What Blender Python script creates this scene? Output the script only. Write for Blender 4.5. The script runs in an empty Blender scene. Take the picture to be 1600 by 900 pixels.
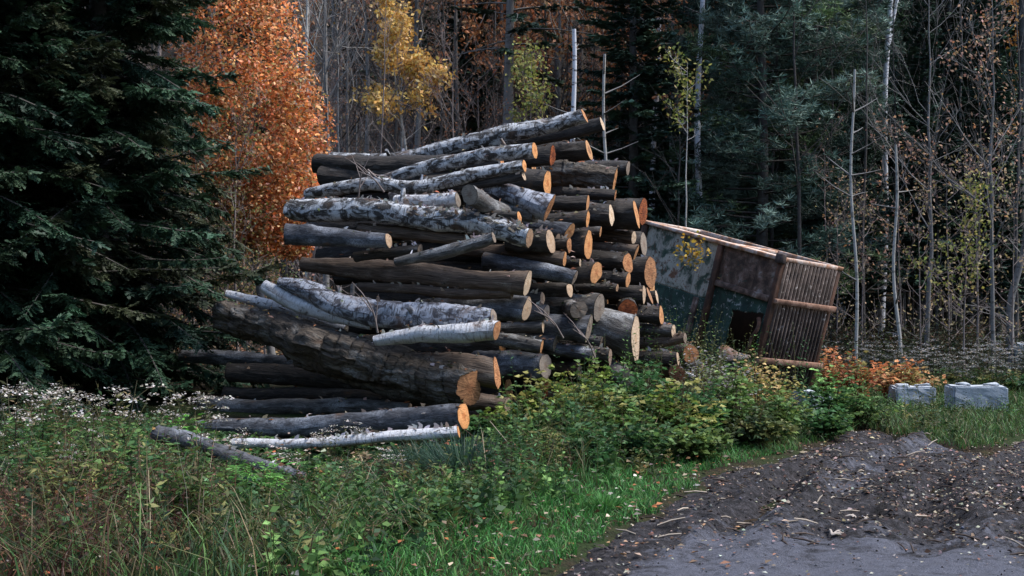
import bpy, math, random
import numpy as np
from mathutils import Matrix, Vector

SC = bpy.context.scene
COL = SC.collection
rng = np.random.default_rng(11)
random.seed(5)
R = math.radians
CAMZ, FPX, HORY = 1.6, 2000.0, 480.0

# ------------------------------------------------------------------ helpers
def P(px, py, Y):
    return np.array([(px - 800) / FPX * Y, Y, CAMZ - (py - HORY) / FPX * Y])

def sstep(a, b, x):
    t = np.clip((np.asarray(x, float) - a) / (b - a), 0, 1)
    return t * t * (3 - 2 * t)

def _hash(ix, iy, seed):
    h = np.sin(ix * 127.1 + iy * 311.7 + seed * 74.7) * 43758.5453
    return h - np.floor(h)

def vnoise(x, y, seed=0):
    x = np.asarray(x, float); y = np.asarray(y, float)
    ix, iy = np.floor(x), np.floor(y)
    fx, fy = x - ix, y - iy
    fx = fx * fx * (3 - 2 * fx); fy = fy * fy * (3 - 2 * fy)
    a, b = _hash(ix, iy, seed), _hash(ix + 1, iy, seed)
    c, d = _hash(ix, iy + 1, seed), _hash(ix + 1, iy + 1, seed)
    return (a * (1 - fx) + b * fx) * (1 - fy) + (c * (1 - fx) + d * fx) * fy

def fbm(x, y, seed=0, octv=4):
    s, amp, tot = 0, 1.0, 0
    for k in range(octv):
        s = s + amp * vnoise(x * 2 ** k, y * 2 ** k, seed + 13 * k)
        tot += amp; amp *= 0.5
    return s / tot - 0.5

def unit(v):
    v = np.asarray(v, float)
    return v / np.maximum(np.linalg.norm(v, axis=-1, keepdims=True), 1e-9)

class MB:
    """collects vertices, polygons, uv and a tint colour; build() links ONE mesh object"""
    def __init__(s):
        s.v = []; s.f = []; s.c = []; s.uv = []; s.n = 0; s.mi = []
    def add(s, verts, faces, col=(1, 1, 1), uv=None):
        verts = np.asarray(verts, np.float32).reshape(-1, 3)
        m = len(verts)
        col = np.asarray(col, np.float32)
        if col.ndim == 1: col = np.tile(col, (m, 1))
        s.v.append(verts); s.c.append(col)
        s.uv.append(np.zeros((m, 2), np.float32) if uv is None else np.asarray(uv, np.float32))
        for f in (faces if isinstance(faces, list) else [faces]):
            s.f.append(np.asarray(f, np.int64) + s.n)
        s.n += m
    def mesh(s, name, mat, smooth=False):
        me = bpy.data.meshes.new(name)
        V = np.concatenate(s.v); C = np.concatenate(s.c); U = np.concatenate(s.uv)
        me.vertices.add(len(V)); me.vertices.foreach_set('co', V.ravel())
        idx = np.concatenate([f.ravel() for f in s.f])
        tot = np.concatenate([np.full(len(f), f.shape[1], np.int32) for f in s.f])
        st = np.concatenate([[0], np.cumsum(tot)[:-1]]).astype(np.int32)
        me.loops.add(len(idx)); me.loops.foreach_set('vertex_index', idx.astype(np.int32))
        me.polygons.add(len(tot)); me.polygons.foreach_set('loop_start', st)
        me.polygons.foreach_set('loop_total', tot)
        if smooth: me.polygons.foreach_set('use_smooth', np.ones(len(tot), bool))
        ul = me.uv_layers.new(name='UVMap')
        ul.data.foreach_set('uv', U[idx].ravel().astype(np.float32))
        ca = me.color_attributes.new('tint', 'FLOAT_COLOR', 'POINT')
        ca.data.foreach_set('color', np.concatenate([C, np.ones((len(C), 1), np.float32)], 1).ravel().astype(np.float32))
        me.update(calc_edges=True); me.validate()
        me.materials.append(mat)
        return me
    def build(s, name, mat, parent=None, smooth=False):
        return obj(name, s.mesh(name, mat, smooth), parent)

def obj(name, me, parent=None):
    o = bpy.data.objects.new(name, me); COL.objects.link(o)
    if parent is not None: o.parent = parent
    return o

def tag(o, label=None, cat=None, group=None, kind=None):
    if label: o['label'] = label
    if cat: o['category'] = cat
    if group: o['group'] = group
    if kind: o['kind'] = kind
    return o

def empty(name, loc=(0, 0, 0), rz=0.0):
    o = bpy.data.objects.new(name, None); COL.objects.link(o)
    o.location = loc; o.rotation_euler = (0, 0, rz); o.empty_display_size = 0.2
    return o

def copy_tree(src, loc, rz=0.0, scale=1.0, label=None, group=None, cat=None):
    r = src.copy(); COL.objects.link(r)
    r.location = loc; r.rotation_euler = (0, 0, rz); r.scale = (scale,) * 3
    if label: r['label'] = label
    if group: r['group'] = group
    for ch in list(src.children):
        c = ch.copy(); COL.objects.link(c); c.parent = r
    return r

def tube(mb, pts, rad, sides=6, col=(1, 1, 1), twist=0.0, lump=None, vs=0.0, cap=True):
    pts = np.asarray(pts, float); n = len(pts)
    rad = np.broadcast_to(np.asarray(rad, float), (n,))
    T = unit(np.gradient(pts, axis=0))
    ref = np.array([0, 0, 1.0]) if abs(T[0][2]) < 0.9 else np.array([1.0, 0, 0])
    Nn = np.zeros_like(T)
    u = unit(np.cross(T[0], ref)); Nn[0] = u
    for i in range(1, n):
        u = u - T[i] * np.dot(u, T[i]); u = u / max(np.linalg.norm(u), 1e-9); Nn[i] = u
    B = np.cross(T, Nn)
    a = np.linspace(0, 2 * math.pi, sides + 1) + twist
    rr = rad[:, None] * np.ones((1, sides + 1))
    if lump is not None: rr = rr * lump(n, a)
    ring = pts[:, None, :] + rr[..., None] * (np.cos(a)[None, :, None] * Nn[:, None, :] + np.sin(a)[None, :, None] * B[:, None, :])
    L = np.concatenate([[0], np.cumsum(np.linalg.norm(np.diff(pts, axis=0), axis=1))])
    uu = np.linspace(0, 1, sides + 1) * 2 * math.pi * max(rad.mean(), 1e-4)
    uv = np.stack([np.tile(uu, (n, 1)), np.tile(L[:, None] + vs, (1, sides + 1))], -1).reshape(-1, 2)
    i, j = np.meshgrid(np.arange(n - 1), np.arange(sides), indexing='ij')
    k = (i * (sides + 1) + j).ravel()
    q = np.stack([k, k + 1, k + sides + 2, k + sides + 1], 1)
    mb.add(ring.reshape(-1, 3), q, col, uv)
    return ring

def leaves(mb, c, d, nrm, L, W, col, fold=0.12):
    c = np.asarray(c, float); N = len(c)
    d = unit(d); s = unit(np.cross(d, nrm)); nn = np.cross(s, d)
    L = np.broadcast_to(np.asarray(L, float), (N,))[:, None]
    W = np.broadcast_to(np.asarray(W, float), (N,))[:, None]
    v = np.stack([c, c + d * L * .42 + s * W * .5 + nn * W * fold, c + d * L, c + d * L * .42 - s * W * .5 + nn * W * fold], 1)
    f = np.arange(N * 4).reshape(N, 4)
    col = np.asarray(col, float)
    if col.ndim == 2: col = np.repeat(col, 4, axis=0)
    mb.add(v.reshape(-1, 3), f, col)

def blades(mb, base, d, H, W, bend, col):
    """arching grass blades: base, lean direction (xy), height, width, bend 0..1"""
    N = len(base); az = rng.uniform(0, 6.283, N)
    s = np.stack([np.cos(az), np.sin(az), np.zeros(N)], 1)
    H = H[:, None]; W = W[:, None]; bend = bend[:, None]
    rows = []
    for t, w in ((0, 1.0), (.45, .85), (.8, .5)):
        p = base + d * bend * H * t * t + np.array([0, 0, 1.0]) * H * (t - .35 * bend * t * t)
        rows += [p - s * W * w * .5, p + s * W * w * .5]
    tip = base + d * bend * H + np.array([0, 0, 1.0]) * H * (1 - .35 * bend - .25 * bend ** 2)
    v = np.stack(rows + [tip], 1)
    k = np.arange(N)[:, None] * 7
    q = np.concatenate([k + np.array([[0, 1, 3, 2]]), k + np.array([[2, 3, 5, 4]])])
    t3 = k + np.array([[4, 5, 6]])
    mb.add(v.reshape(-1, 3), [q, t3], np.repeat(np.asarray(col, float), 7, axis=0))

def pick(pal, N, jit=.18):
    pal = np.asarray(pal, float)
    c = pal[rng.integers(0, len(pal), N)]
    return c * np.exp(rng.normal(0, jit, (N, 1))) * np.exp(rng.normal(0, jit * .35, (N, 3)))

def rdir(N, zlo=-1., zhi=1.):
    z = rng.uniform(zlo, zhi, N); a = rng.uniform(0, 6.283, N); r = np.sqrt(np.maximum(1 - z * z, 0))
    return np.stack([r * np.cos(a), r * np.sin(a), z], 1)

# ------------------------------------------------------------------ materials
class NT:
    def __init__(s, name):
        s.m = bpy.data.materials.new(name); s.m.use_nodes = True
        s.t = s.m.node_tree; s.t.nodes.clear()
        s.out = s.n('ShaderNodeOutputMaterial')
    def n(s, t, **kw):
        nd = s.t.nodes.new(t)
        for k, v in kw.items(): setattr(nd, k, v)
        return nd
    def l(s, a, b): s.t.links.new(a, b)
    def val(s, sock, v):
        if hasattr(v, 'is_output') or hasattr(v, 'links'): s.l(v, sock)
        else: sock.default_value = v
    def noise(s, vec, scale, detail=4, rough=.55, dist=0.):
        nd = s.n('ShaderNodeTexNoise'); nd.inputs['Scale'].default_value = scale
        nd.inputs['Detail'].default_value = detail; nd.inputs['Roughness'].default_value = rough
        nd.inputs['Distortion'].default_value = dist
        if vec is not None: s.l(vec, nd.inputs['Vector'])
        return nd.outputs['Fac']
    def ramp(s, fac, stops):
        nd = s.n('ShaderNodeValToRGB'); s.l(fac, nd.inputs['Fac'])
        e = nd.color_ramp.elements
        while len(e) < len(stops): e.new(.5)
        for el, (p, c) in zip(e, stops):
            el.position = p; el.color = (*c, 1) if len(c) == 3 else c
        return nd.outputs['Color']
    def mix(s, fac, a, b, mode='MIX'):
        nd = s.n('ShaderNodeMix', data_type='RGBA', blend_type=mode)
        s.val(nd.inputs['Factor'], fac)
        for k, v in ((6, a), (7, b)):
            if isinstance(v, tuple): nd.inputs[k].default_value = (*v, 1)
            else: s.l(v, nd.inputs[k])
        return nd.outputs[2]
    def math(s, op, a, b=0.):
        nd = s.n('ShaderNodeMath', operation=op)
        s.val(nd.inputs[0], a); s.val(nd.inputs[1], b)
        return nd.outputs[0]
    def mapv(s, vec, scale):
        nd = s.n('ShaderNodeVectorMath', operation='MULTIPLY'); s.l(vec, nd.inputs[0])
        nd.inputs[1].default_value = scale
        return nd.outputs[0]
    def uvr(s):
        """UV in metres, shifted per object"""
        uv = s.n('ShaderNodeTexCoord').outputs['UV']
        r = s.n('ShaderNodeObjectInfo').outputs['Random']
        m = s.math('MULTIPLY', r, 37.)
        cb = s.n('ShaderNodeCombineXYZ'); s.l(m, cb.inputs[2])
        a = s.n('ShaderNodeVectorMath', operation='ADD'); s.l(uv, a.inputs[0]); s.l(cb.outputs[0], a.inputs[1])
        return a.outputs[0]
    def bump(s, h, strength=.5, dist=.02):
        b = s.n('ShaderNodeBump'); b.inputs['Strength'].default_value = strength
        b.inputs['Distance'].default_value = dist; s.l(h, b.inputs['Height'])
        return b.outputs[0]
    def pbr(s, col, rough=.8, spec=.3, bump=None, metal=0.):
        p = s.n('ShaderNodeBsdfPrincipled')
        if isinstance(col, tuple): p.inputs['Base Color'].default_value = (*col, 1)
        else: s.l(col, p.inputs['Base Color'])
        s.val(p.inputs['Roughness'], rough); p.inputs['Specular IOR Level'].default_value = spec
        p.inputs['Metallic'].default_value = metal
        if bump is not None: s.l(bump, p.inputs['Normal'])
        s.l(p.outputs[0], s.out.inputs[0])
        return s.m

def leaf_mat(name, trans=.3, gain=(1, 1, 1), rough=.55, spec=.25):
    k = NT(name)
    at = k.n('ShaderNodeAttribute', attribute_name='tint')
    c = k.mix(1., at.outputs['Color'], gain, 'MULTIPLY')
    p = k.n('ShaderNodeBsdfPrincipled'); k.l(c, p.inputs['Base Color'])
    p.inputs['Roughness'].default_value = rough; p.inputs['Specular IOR Level'].default_value = spec
    tr = k.n('ShaderNodeBsdfTranslucent'); k.l(c, tr.inputs['Color'])
    mx = k.n('ShaderNodeMixShader'); mx.inputs[0].default_value = trans
    k.l(p.outputs[0], mx.inputs[1]); k.l(tr.outputs[0], mx.inputs[2]); k.l(mx.outputs[0], k.out.inputs[0])
    return k.m

def bark_birch(name, light=(.46, .47, .50), dark=(.05, .045, .045), cover=.5, len_amt=1.):
    k = NT(name); v = k.uvr()
    big = k.noise(k.mapv(v, (10, 6, 1)), 1., 7, .68, .9)
    f = k.ramp(big, [(cover - .06, (0, 0, 0)), (cover + .06, (1, 1, 1))])
    fine = k.noise(k.mapv(v, (60, 60, 1)), 1., 4)
    lit = k.mix(fine, light, tuple(x * .55 for x in light))
    drk = k.mix(fine, dark, tuple(x * 2.6 for x in dark))
    c = k.mix(f, drk, lit)
    le = k.noise(k.mapv(v, (9, 75, 1)), 1., 3, .6)
    lm = k.ramp(le, [(.56, (0, 0, 0)), (.64, (1, 1, 1))])
    c = k.mix(k.math('MULTIPLY', lm, .85 * len_amt), c, (.03, .026, .025))
    tan = k.noise(k.mapv(v, (4, 3, 2)), 1., 3)
    c = k.mix(k.ramp(tan, [(.58, (0, 0, 0)), (.72, (.7, .7, .7))]), c, (.13, .075, .045))
    h = k.math('ADD', k.math('MULTIPLY', big, .6), k.math('SUBTRACT', fine, k.math('MULTIPLY', lm, .8)))
    return k.pbr(c, .62, .3, k.bump(h, .7, .012))

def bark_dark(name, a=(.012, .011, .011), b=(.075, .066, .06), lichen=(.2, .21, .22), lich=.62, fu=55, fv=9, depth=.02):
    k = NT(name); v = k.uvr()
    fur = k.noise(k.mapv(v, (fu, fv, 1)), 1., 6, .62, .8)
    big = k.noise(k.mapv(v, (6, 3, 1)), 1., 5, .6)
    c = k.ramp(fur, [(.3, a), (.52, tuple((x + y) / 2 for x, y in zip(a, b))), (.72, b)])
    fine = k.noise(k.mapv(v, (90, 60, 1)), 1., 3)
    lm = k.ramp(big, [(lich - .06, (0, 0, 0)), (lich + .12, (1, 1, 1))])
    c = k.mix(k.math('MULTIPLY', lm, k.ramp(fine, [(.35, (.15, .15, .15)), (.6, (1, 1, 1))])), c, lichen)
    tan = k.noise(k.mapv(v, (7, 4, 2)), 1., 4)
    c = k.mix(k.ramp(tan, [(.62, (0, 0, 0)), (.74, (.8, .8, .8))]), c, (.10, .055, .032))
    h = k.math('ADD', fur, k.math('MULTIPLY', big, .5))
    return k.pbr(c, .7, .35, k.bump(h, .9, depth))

def wood_face(name, rim, core, core_r=.35, crack=.5, sat_noise=.25):
    k = NT(name)
    uv = k.n('ShaderNodeTexCoord').outputs['UV']
    r = k.n('ShaderNodeVectorMath', operation='LENGTH'); k.l(uv, r.inputs[0]); rad = r.outputs['Value']
    rnd = k.n('ShaderNodeObjectInfo').outputs['Random']
    cb = k.n('ShaderNodeCombineXYZ'); k.l(k.math('MULTIPLY', rnd, 19.), cb.inputs[2])
    ad = k.n('ShaderNodeVectorMath', operation='ADD'); k.l(uv, ad.inputs[0]); k.l(cb.outputs[0], ad.inputs[1])
    nz = k.noise(ad.outputs[0], 2.2, 4)
    rr = k.math('ADD', rad, k.math('MULTIPLY', k.math('SUBTRACT', nz, .5), .35))
    c = k.ramp(rr, [(max(core_r - .14, .01), core), (core_r + .12, rim), (.9, tuple(x * .9 for x in rim)), (1., tuple(x * .55 for x in rim))])
    wv = k.math('SINE', k.math('MULTIPLY', rr, 62.))
    c = k.mix(k.math('MULTIPLY', k.math('ADD', k.math('MULTIPLY', wv, .5), .5), .36), c, tuple(x * .45 for x in rim))
    st = k.noise(k.mapv(ad.outputs[0], (3, 14, 1)), 1., 4)
    c = k.mix(k.math('MULTIPLY', k.ramp(st, [(.42, (0, 0, 0)), (.7, (1, 1, 1))]), sat_noise * 2.2), c, tuple(x * .35 for x in core))
    # radial checks
    sp = k.n('ShaderNodeSeparateXYZ'); k.l(uv, sp.inputs[0])
    ang = k.math('ARCTAN2', sp.outputs[1], sp.outputs[0])
    cb2 = k.n('ShaderNodeCombineXYZ'); k.l(k.math('MULTIPLY', ang, 2.3), cb2.inputs[0]); k.l(k.math('MULTIPLY', rnd, 50.), cb2.inputs[1])
    ck = k.noise(cb2.outputs[0], 2.2, 2)
    c = k.mix(k.math('MULTIPLY', k.ramp(ck, [(.66, (0, 0, 0)), (.7, (1, 1, 1))]), crack), c, tuple(x * .15 for x in core))
    tintf = k.math('MULTIPLY', rnd, .5)
    c = k.mix(tintf, c, (.22, .13, .08))
    return k.pbr(c, .75, .2, k.bump(st, .5, .01))

def trunk_mat(name, a, b, spots=(.02, .02, .02), amt=.5):
    k = NT(name); v = k.uvr()
    nz = k.noise(k.mapv(v, (14, 3, 1)), 1., 5)
    c = k.mix(nz, a, b)
    sp = k.noise(k.mapv(v, (4, 11, 1)), 1., 4)
    c = k.mix(k.math('MULTIPLY', k.ramp(sp, [(.55, (0, 0, 0)), (.63, (1, 1, 1))]), amt), c, spots)
    return k.pbr(c, .85, .2, k.bump(nz, .6, .02))

def rust_mat(name, stops, scale=3.5, chips=None, chip_at=.58, dirt=.5):
    k = NT(name)
    ob = k.n('ShaderNodeTexCoord').outputs['Object']
    n1 = k.noise(ob, scale, 8, .65, .4)
    c = k.ramp(n1, stops)
    if chips is not None:
        n2 = k.noise(ob, scale * 2.1, 9, .7, .8)
        c = k.mix(k.ramp(n2, [(chip_at, (0, 0, 0)), (chip_at + .05, (1, 1, 1))]), c, chips)
    run = k.noise(k.mapv(ob, (13, 13, 1.6)), 1., 5)
    c = k.mix(k.math('MULTIPLY', k.ramp(run, [(.5, (0, 0, 0)), (.68, (1, 1, 1))]), dirt), c, (.022, .015, .012))
    fine = k.noise(ob, 40., 4)
    return k.pbr(c, .78, .3, k.bump(k.math('ADD', n1, k.math('MULTIPLY', fine, .4)), .55, .012))

M = {}
M['birch'] = bark_birch('white_birch_bark', (.62, .62, .64), (.10, .085, .08), .40, .55)
M['silver'] = bark_birch('silver_birch_bark', (.42, .44, .50), (.03, .028, .032), .49, 1.)
M['greyb'] = bark_birch('grey_birch_bark', (.62, .63, .65), (.022, .02, .019), .505, 1.)
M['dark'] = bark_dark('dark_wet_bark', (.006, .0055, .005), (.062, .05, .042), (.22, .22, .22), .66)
M['blue'] = bark_dark('blue_grey_bark', (.010, .010, .012), (.095, .098, .112), (.27, .285, .32), .55, 45, 14, .012)
M['brown'] = bark_dark('weathered_brown_wood', (.018, .011, .008), (.19, .135, .10), (.28, .24, .2), .62, 80, 4, .016)
M['rough'] = bark_dark('rough_mossy_bark', (.008, .006, .005), (.14, .108, .08), (.26, .25, .23), .57, 30, 15, .05)
M['grey'] = bark_dark('grey_weathered_bark', (.014, .013, .012), (.15, .138, .128), (.34, .34, .34), .55, 50, 9, .018)
M['f_orange'] = wood_face('fresh_orange_wood', (.74, .34, .125), (.50, .17, .05), .3)
M['f_pale'] = wood_face('pale_cut_wood', (.66, .49, .34), (.52, .34, .2), .25, .5)
M['f_deep'] = wood_face('deep_orange_wood', (.52, .235, .10), (.34, .13, .05), .35, .8, .45)
M['f_tan'] = wood_face('dull_tan_wood', (.47, .30, .18), (.33, .17, .085), .3, .8, .4)
M['f_red'] = wood_face('red_cut_wood', (.40, .105, .028), (.2, .045, .014), .4, .6, .6)
M['f_grey'] = wood_face('weathered_grey_wood', (.26, .22, .18), (.17, .125, .095), .3, .7)
M['f_heart'] = wood_face('dark_hearted_wood', (.70, .36, .15), (.19, .065, .022), .42, .4)
M['peel'] = leaf_mat('peeling_bark', .1, (1, 1, 1), .8, .1)
M['leaf'] = leaf_mat('leaf', .35)
M['needle'] = leaf_mat('needle', .12, (1, 1, 1), .6, .3)
M['grass'] = leaf_mat('grass_blade', .3)
M['petal'] = leaf_mat('petal', .25, (1, 1, 1), .8, .1)
M['litter'] = leaf_mat('dry_leaf', .1, (1, 1, 1), .7, .2)
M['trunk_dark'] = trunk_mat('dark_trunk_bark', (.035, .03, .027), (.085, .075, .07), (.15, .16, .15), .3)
M['trunk_grey'] = trunk_mat('grey_trunk_bark', (.10, .095, .092), (.21, .20, .195), (.05, .045, .04), .6)
M['trunk_pale'] = trunk_mat('pale_sapling_bark', (.26, .25, .23), (.46, .44, .41), (.08, .075, .06), .6)
M['trunk_birch'] = trunk_mat('birch_trunk_bark', (.40, .40, .43), (.70, .70, .73), (.03, .028, .028), .9)
M['trunk_brown'] = trunk_mat('brown_twig_bark', (.12, .095, .088), (.26, .215, .20), (.03, .02, .02), .5)
M['stem'] = leaf_mat('plant_stem', 0., (1, 1, 1), .8, .1)

def ground_mat():
    k = NT('forest_ground')
    g = k.n('ShaderNodeTexCoord').outputs['Object']
    n1 = k.noise(g, .9, 8, .65); n2 = k.noise(g, 14., 6, .7); n3 = k.noise(g, 45., 3)
    c = k.ramp(n2, [(.3, (.010, .009, .007)), (.5, (.030, .024, .016)), (.62, (.055, .035, .02)), (.75, (.12, .06, .03))])
    gr = k.ramp(n3, [(.3, (.012, .018, .007)), (.7, (.04, .06, .02))])
    sx = k.n('ShaderNodeSeparateXYZ'); k.l(g, sx.inputs[0])
    near = k.math('LESS_THAN', sx.outputs[1], 26.)
    c = k.mix(k.math('MULTIPLY', near, k.ramp(n1, [(.46, (0, 0, 0)), (.58, (1, 1, 1))])), c, gr)
    return k.pbr(c, .95, .1, k.bump(k.math('ADD', n2, n3), .8, .05))
M['ground'] = ground_mat()

def road_mat():
    k = NT('muddy_gravel_road')
    g = k.n('ShaderNodeTexCoord').outputs['Object']
    at = k.n('ShaderNodeAttribute', attribute_name='tint')
    sep = k.n('ShaderNodeSeparateColor'); k.l(at.outputs['Color'], sep.inputs[0])
    n1 = k.noise(g, 2.3, 8, .7, .5); n2 = k.noise(g, 11., 10, .8); n3 = k.noise(g, 110., 3, .6)
    pk = k.math('ADD', sep.outputs[0], k.math('ADD', k.math('MULTIPLY', k.math('SUBTRACT', n1, .5), 2.2), k.math('MULTIPLY', k.math('SUBTRACT', n2, .5), 1.1)))
    pk = k.ramp(pk, [(.3, (0, 0, 0)), (.75, (1, 1, 1))])
    mud = k.ramp(n2, [(.34, (.004, .0035, .0035)), (.47, (.018, .015, .0155)), (.57, (.055, .049, .053)), (.72, (.17, .155, .165))])
    grv = k.ramp(n3, [(.25, (.065, .066, .08)), (.5, (.12, .122, .15)), (.8, (.23, .23, .275))])
    grv = k.mix(k.ramp(n2, [(.32, (.75, .75, .75)), (.52, (0, 0, 0))]), grv, (.045, .043, .047))
    c = k.mix(pk, mud, grv)
    ro = k.math('SUBTRACT', k.math('ADD', k.math('MULTIPLY', n2, .3), .62), k.math('MULTIPLY', pk, .22))
    h = k.math('ADD', k.math('MULTIPLY', n2, 1.), k.math('MULTIPLY', n3, .45))
    return k.pbr(c, ro, .22, k.bump(h, 1., .05))
M['road'] = road_mat()

def concrete_mat():
    k = NT('stained_concrete')
    g = k.n('ShaderNodeTexCoord').outputs['Object']
    n1 = k.noise(k.mapv(g, (7, 7, 2.2)), 1., 6, .6); n2 = k.noise(g, 60., 4)
    c = k.ramp(n1, [(.25, (.22, .25, .28)), (.45, (.40, .43, .46)), (.75, (.50, .52, .55))])
    c = k.mix(k.ramp(n2, [(.5, (0, 0, 0)), (.7, (.35, .35, .35))]), c, (.1, .1, .11))
    return k.pbr(c, .9, .15, k.bump(k.math('ADD', n1, n2), .5, .015))
M['concrete'] = concrete_mat()

# ------------------------------------------------------------------ terrain
RE = np.array([(-2.2, -3.), (-1.3, 3.), (-.35, 6.), (.15, 7.6), (.85, 9.4), (1.9, 12.3), (2.75, 13.6), (4.05, 15.8), (4.9, 17.4), (5.6, 18.6)])
def xl(y): return np.interp(y, RE[:, 1], RE[:, 0])
RT = np.array([(3.5, 17.2), (4.6, 17.0), (4.95, 15.6), (5.1, 14.4), (5.7, 14.6), (6.0, 15.7), (7.0, 16.3), (9., 16.2), (14, 15.5), (30, 15.)])
def yt(x): return np.interp(x, RT[:, 0], RT[:, 1])
def road_in(x, y):
    """positive inside the road (metres, roughly), ragged edge"""
    s = np.minimum((x - xl(y)) * .8, (yt(x) - y) * .8)
    return s + .35 * fbm(x * 1.3, y * 1.3, 3) + .22 * fbm(x * 5, y * 5, 8)
def ground0(x, y):
    x = np.asarray(x, float); y = np.asarray(y, float)
    d = xl(np.minimum(y, 19)) - x
    bank = .42 * sstep(.5, 3., d) * sstep(11.5, 16., y)
    bank += .12 * sstep(.2, 1.2, d)
    hill = .40 * (np.sqrt((np.maximum(y - 36, -60) / 6) ** 2 + 1) * 3 + np.maximum(y - 36, -60) * .5) - .40 * .25
    hill = np.where(y > 20, .40 * np.maximum(0, (y - 36 + np.sqrt((y - 36) ** 2 + 40)) / 2), 0) - np.where(y > 20, .40 * .6, 0) * 0
    hill = hill * sstep(20, 34, y)
    hill = hill + np.minimum(.7 * np.maximum(0, -16 - y), 24)  # unseen rise behind the camera, added to block low sky light
    return bank + hill + .10 * fbm(x * .5, y * .5, 5) * sstep(.0, 2., d + 0 * x) + .5 * fbm(x * .12, y * .12, 9) * sstep(24, 45, y)
def ground(x, y):
    m = road_in(np.asarray(x, float), np.asarray(y, float))
    return ground0(x, y) - .13 * sstep(-.05, .25, m)

def grid_mesh(name, xs, ys, zf, mat, colf=None):
    X, Y = np.meshgrid(xs, ys)
    x, y = X.ravel(), Y.ravel()
    z = zf(x, y)
    nx, ny = len(xs), len(ys)
    i, j = np.meshgrid(np.arange(ny - 1), np.arange(nx - 1), indexing='ij')
    k = (i * nx + j).ravel()
    q = np.stack([k, k + 1, k + nx + 1, k + nx], 1)
    mb = MB(); mb.add(np.stack([x, y, z], 1), q, (1, 1, 1) if colf is None else colf(x, y))
    return mb.build(name, mat, None, True)

def warp(a, b, n0, lo, hi):
    core = np.arange(a, b, n0)
    left = a - np.geomspace(n0, a - lo + 0.0, 26)[::-1]
    right = b + np.geomspace(n0, hi - b, 26)
    return np.concatenate([left, core, right])
gx = warp(-9, 13, .16, -260, 260); gy = warp(5, 24, .16, -120, 330)
o = grid_mesh('ground', gx, gy, ground, M['ground']); o['kind'] = 'structure'

def road_z(x, y):
    m = road_in(x, y)
    z = ground0(x, y) - .13 * (1 - sstep(-.25, .12, m)) - .012
    t = x - xl(y)
    soft = (1 - sstep(0, 1, pack(x, y))) * (1 - .6 * sstep(12.5, 15, y)) * sstep(-.1, .5, m)
    z += (.13 * fbm(x * 2.2, y * 2.2, 21) + .10 * fbm(x * 7, y * 7, 22, 3) + .05 * fbm(x * 17, y * 17, 24, 2)) * (.16 + 1.0 * soft)
    z += .018 * (vnoise(x * 21, y * 21, 23) - .5) * (.4 + soft)
    z += (.10 * fbm(t * 3.2 + .4 * np.sin(y * .7), y * .55, 25, 3) + .04 * fbm(t * 9, y * 1.6, 26, 2)) * (.2 + soft)
    # wheel ruts following the road edge
    for off, dp in ((.75, .13), (2.2, .11), (3.6, .07)):
        z -= dp * np.exp(-((t - off - .25 * fbm(x * .6, y * .6, 4)) / .16) ** 2) * sstep(7.8, 10.5, y)
        z += dp * .8 * np.exp(-((t - off - .35) / .14) ** 2) * sstep(7.8, 10.5, y)
    # churned ridge at the far left end
    z += .05 * np.exp(-((x - 4.3) / .55) ** 2 - ((y - 16.2) / .8) ** 2) * (1 + fbm(x * 4, y * 4, 30))
    return z
def pack(x, y):
    """1 on the compacted gravel, 0 on churned mud"""
    t = x - xl(y)
    a = .85 * sstep(.1, .9, t) * (1 - sstep(8.2, 11., y + .40 * (x - 1.2)))
    b = .30 * np.exp(-((x - 6.6) / 1.6) ** 2) * sstep(13, 14.5, y)
    c = .42 * np.exp(-((t - 1.3) / .4) ** 2) * sstep(10, 12, y)
    return np.clip(a + b + c, 0, 1)
def road_col(x, y):
    p = pack(x, y); return np.stack([p, p, p], 1)
o = grid_mesh('road', np.arange(-3.2, 12.5, .055), np.arange(3.5, 18.6, .055), road_z, M['road'], road_col)
o['kind'] = 'structure'

# ------------------------------------------------------------------ log pile
def catmull(p, n):
    p = np.asarray(p, float)
    d = np.concatenate([[0], np.cumsum(np.linalg.norm(np.diff(p[:, :3], axis=0), axis=1))])
    t = np.linspace(0, d[-1], n)
    if len(p) == 2: return np.stack([np.interp(t, d, p[:, i]) for i in range(p.shape[1])], 1)
    m = np.gradient(p, d, axis=0)
    out = []
    for tt in t:
        i = min(np.searchsorted(d, tt, 'right') - 1, len(d) - 2)
        h = d[i + 1] - d[i]; s = (tt - d[i]) / h
        out.append((2*s**3-3*s**2+1)*p[i] + (s**3-2*s**2+s)*h*m[i] + (-2*s**3+3*s**2)*p[i+1] + (s**3-s**2)*h*m[i+1])
    return np.array(out)

def face_disc(ring, nrm, mat, parent, tilt):
    c = ring[:-1].mean(0)
    o = ring[:-1]
    S = len(o); mb = MB()
    vs, uvs = [], []
    a = np.arange(S) / S * 2 * math.pi
    for k in (1., .66, .33):
        v = c + (o - c) * k * .985 + nrm * .004 + nrm * .006 * (1 - k) + nrm * rng.normal(0, .003, (S, 1)) * (k < 1)
        vs.append(v); uvs.append(np.stack([np.cos(a) * k, np.sin(a) * k], 1))
    vs.append((c + nrm * .008)[None]); uvs.append(np.zeros((1, 2)))
    i = np.arange(S); j = (i + 1) % S
    q = np.concatenate([np.stack([b * S + i, b * S + j, (b + 1) * S + j, (b + 1) * S + i], 1) for b in (0, 1)])
    t = np.stack([2 * S + i, 2 * S + j, np.full(S, 3 * S)], 1)
    mb.add(np.concatenate(vs), [q, t], (1, 1, 1), np.concatenate(uvs))
    return mb.build('cut_face', M[mat], parent)

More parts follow.
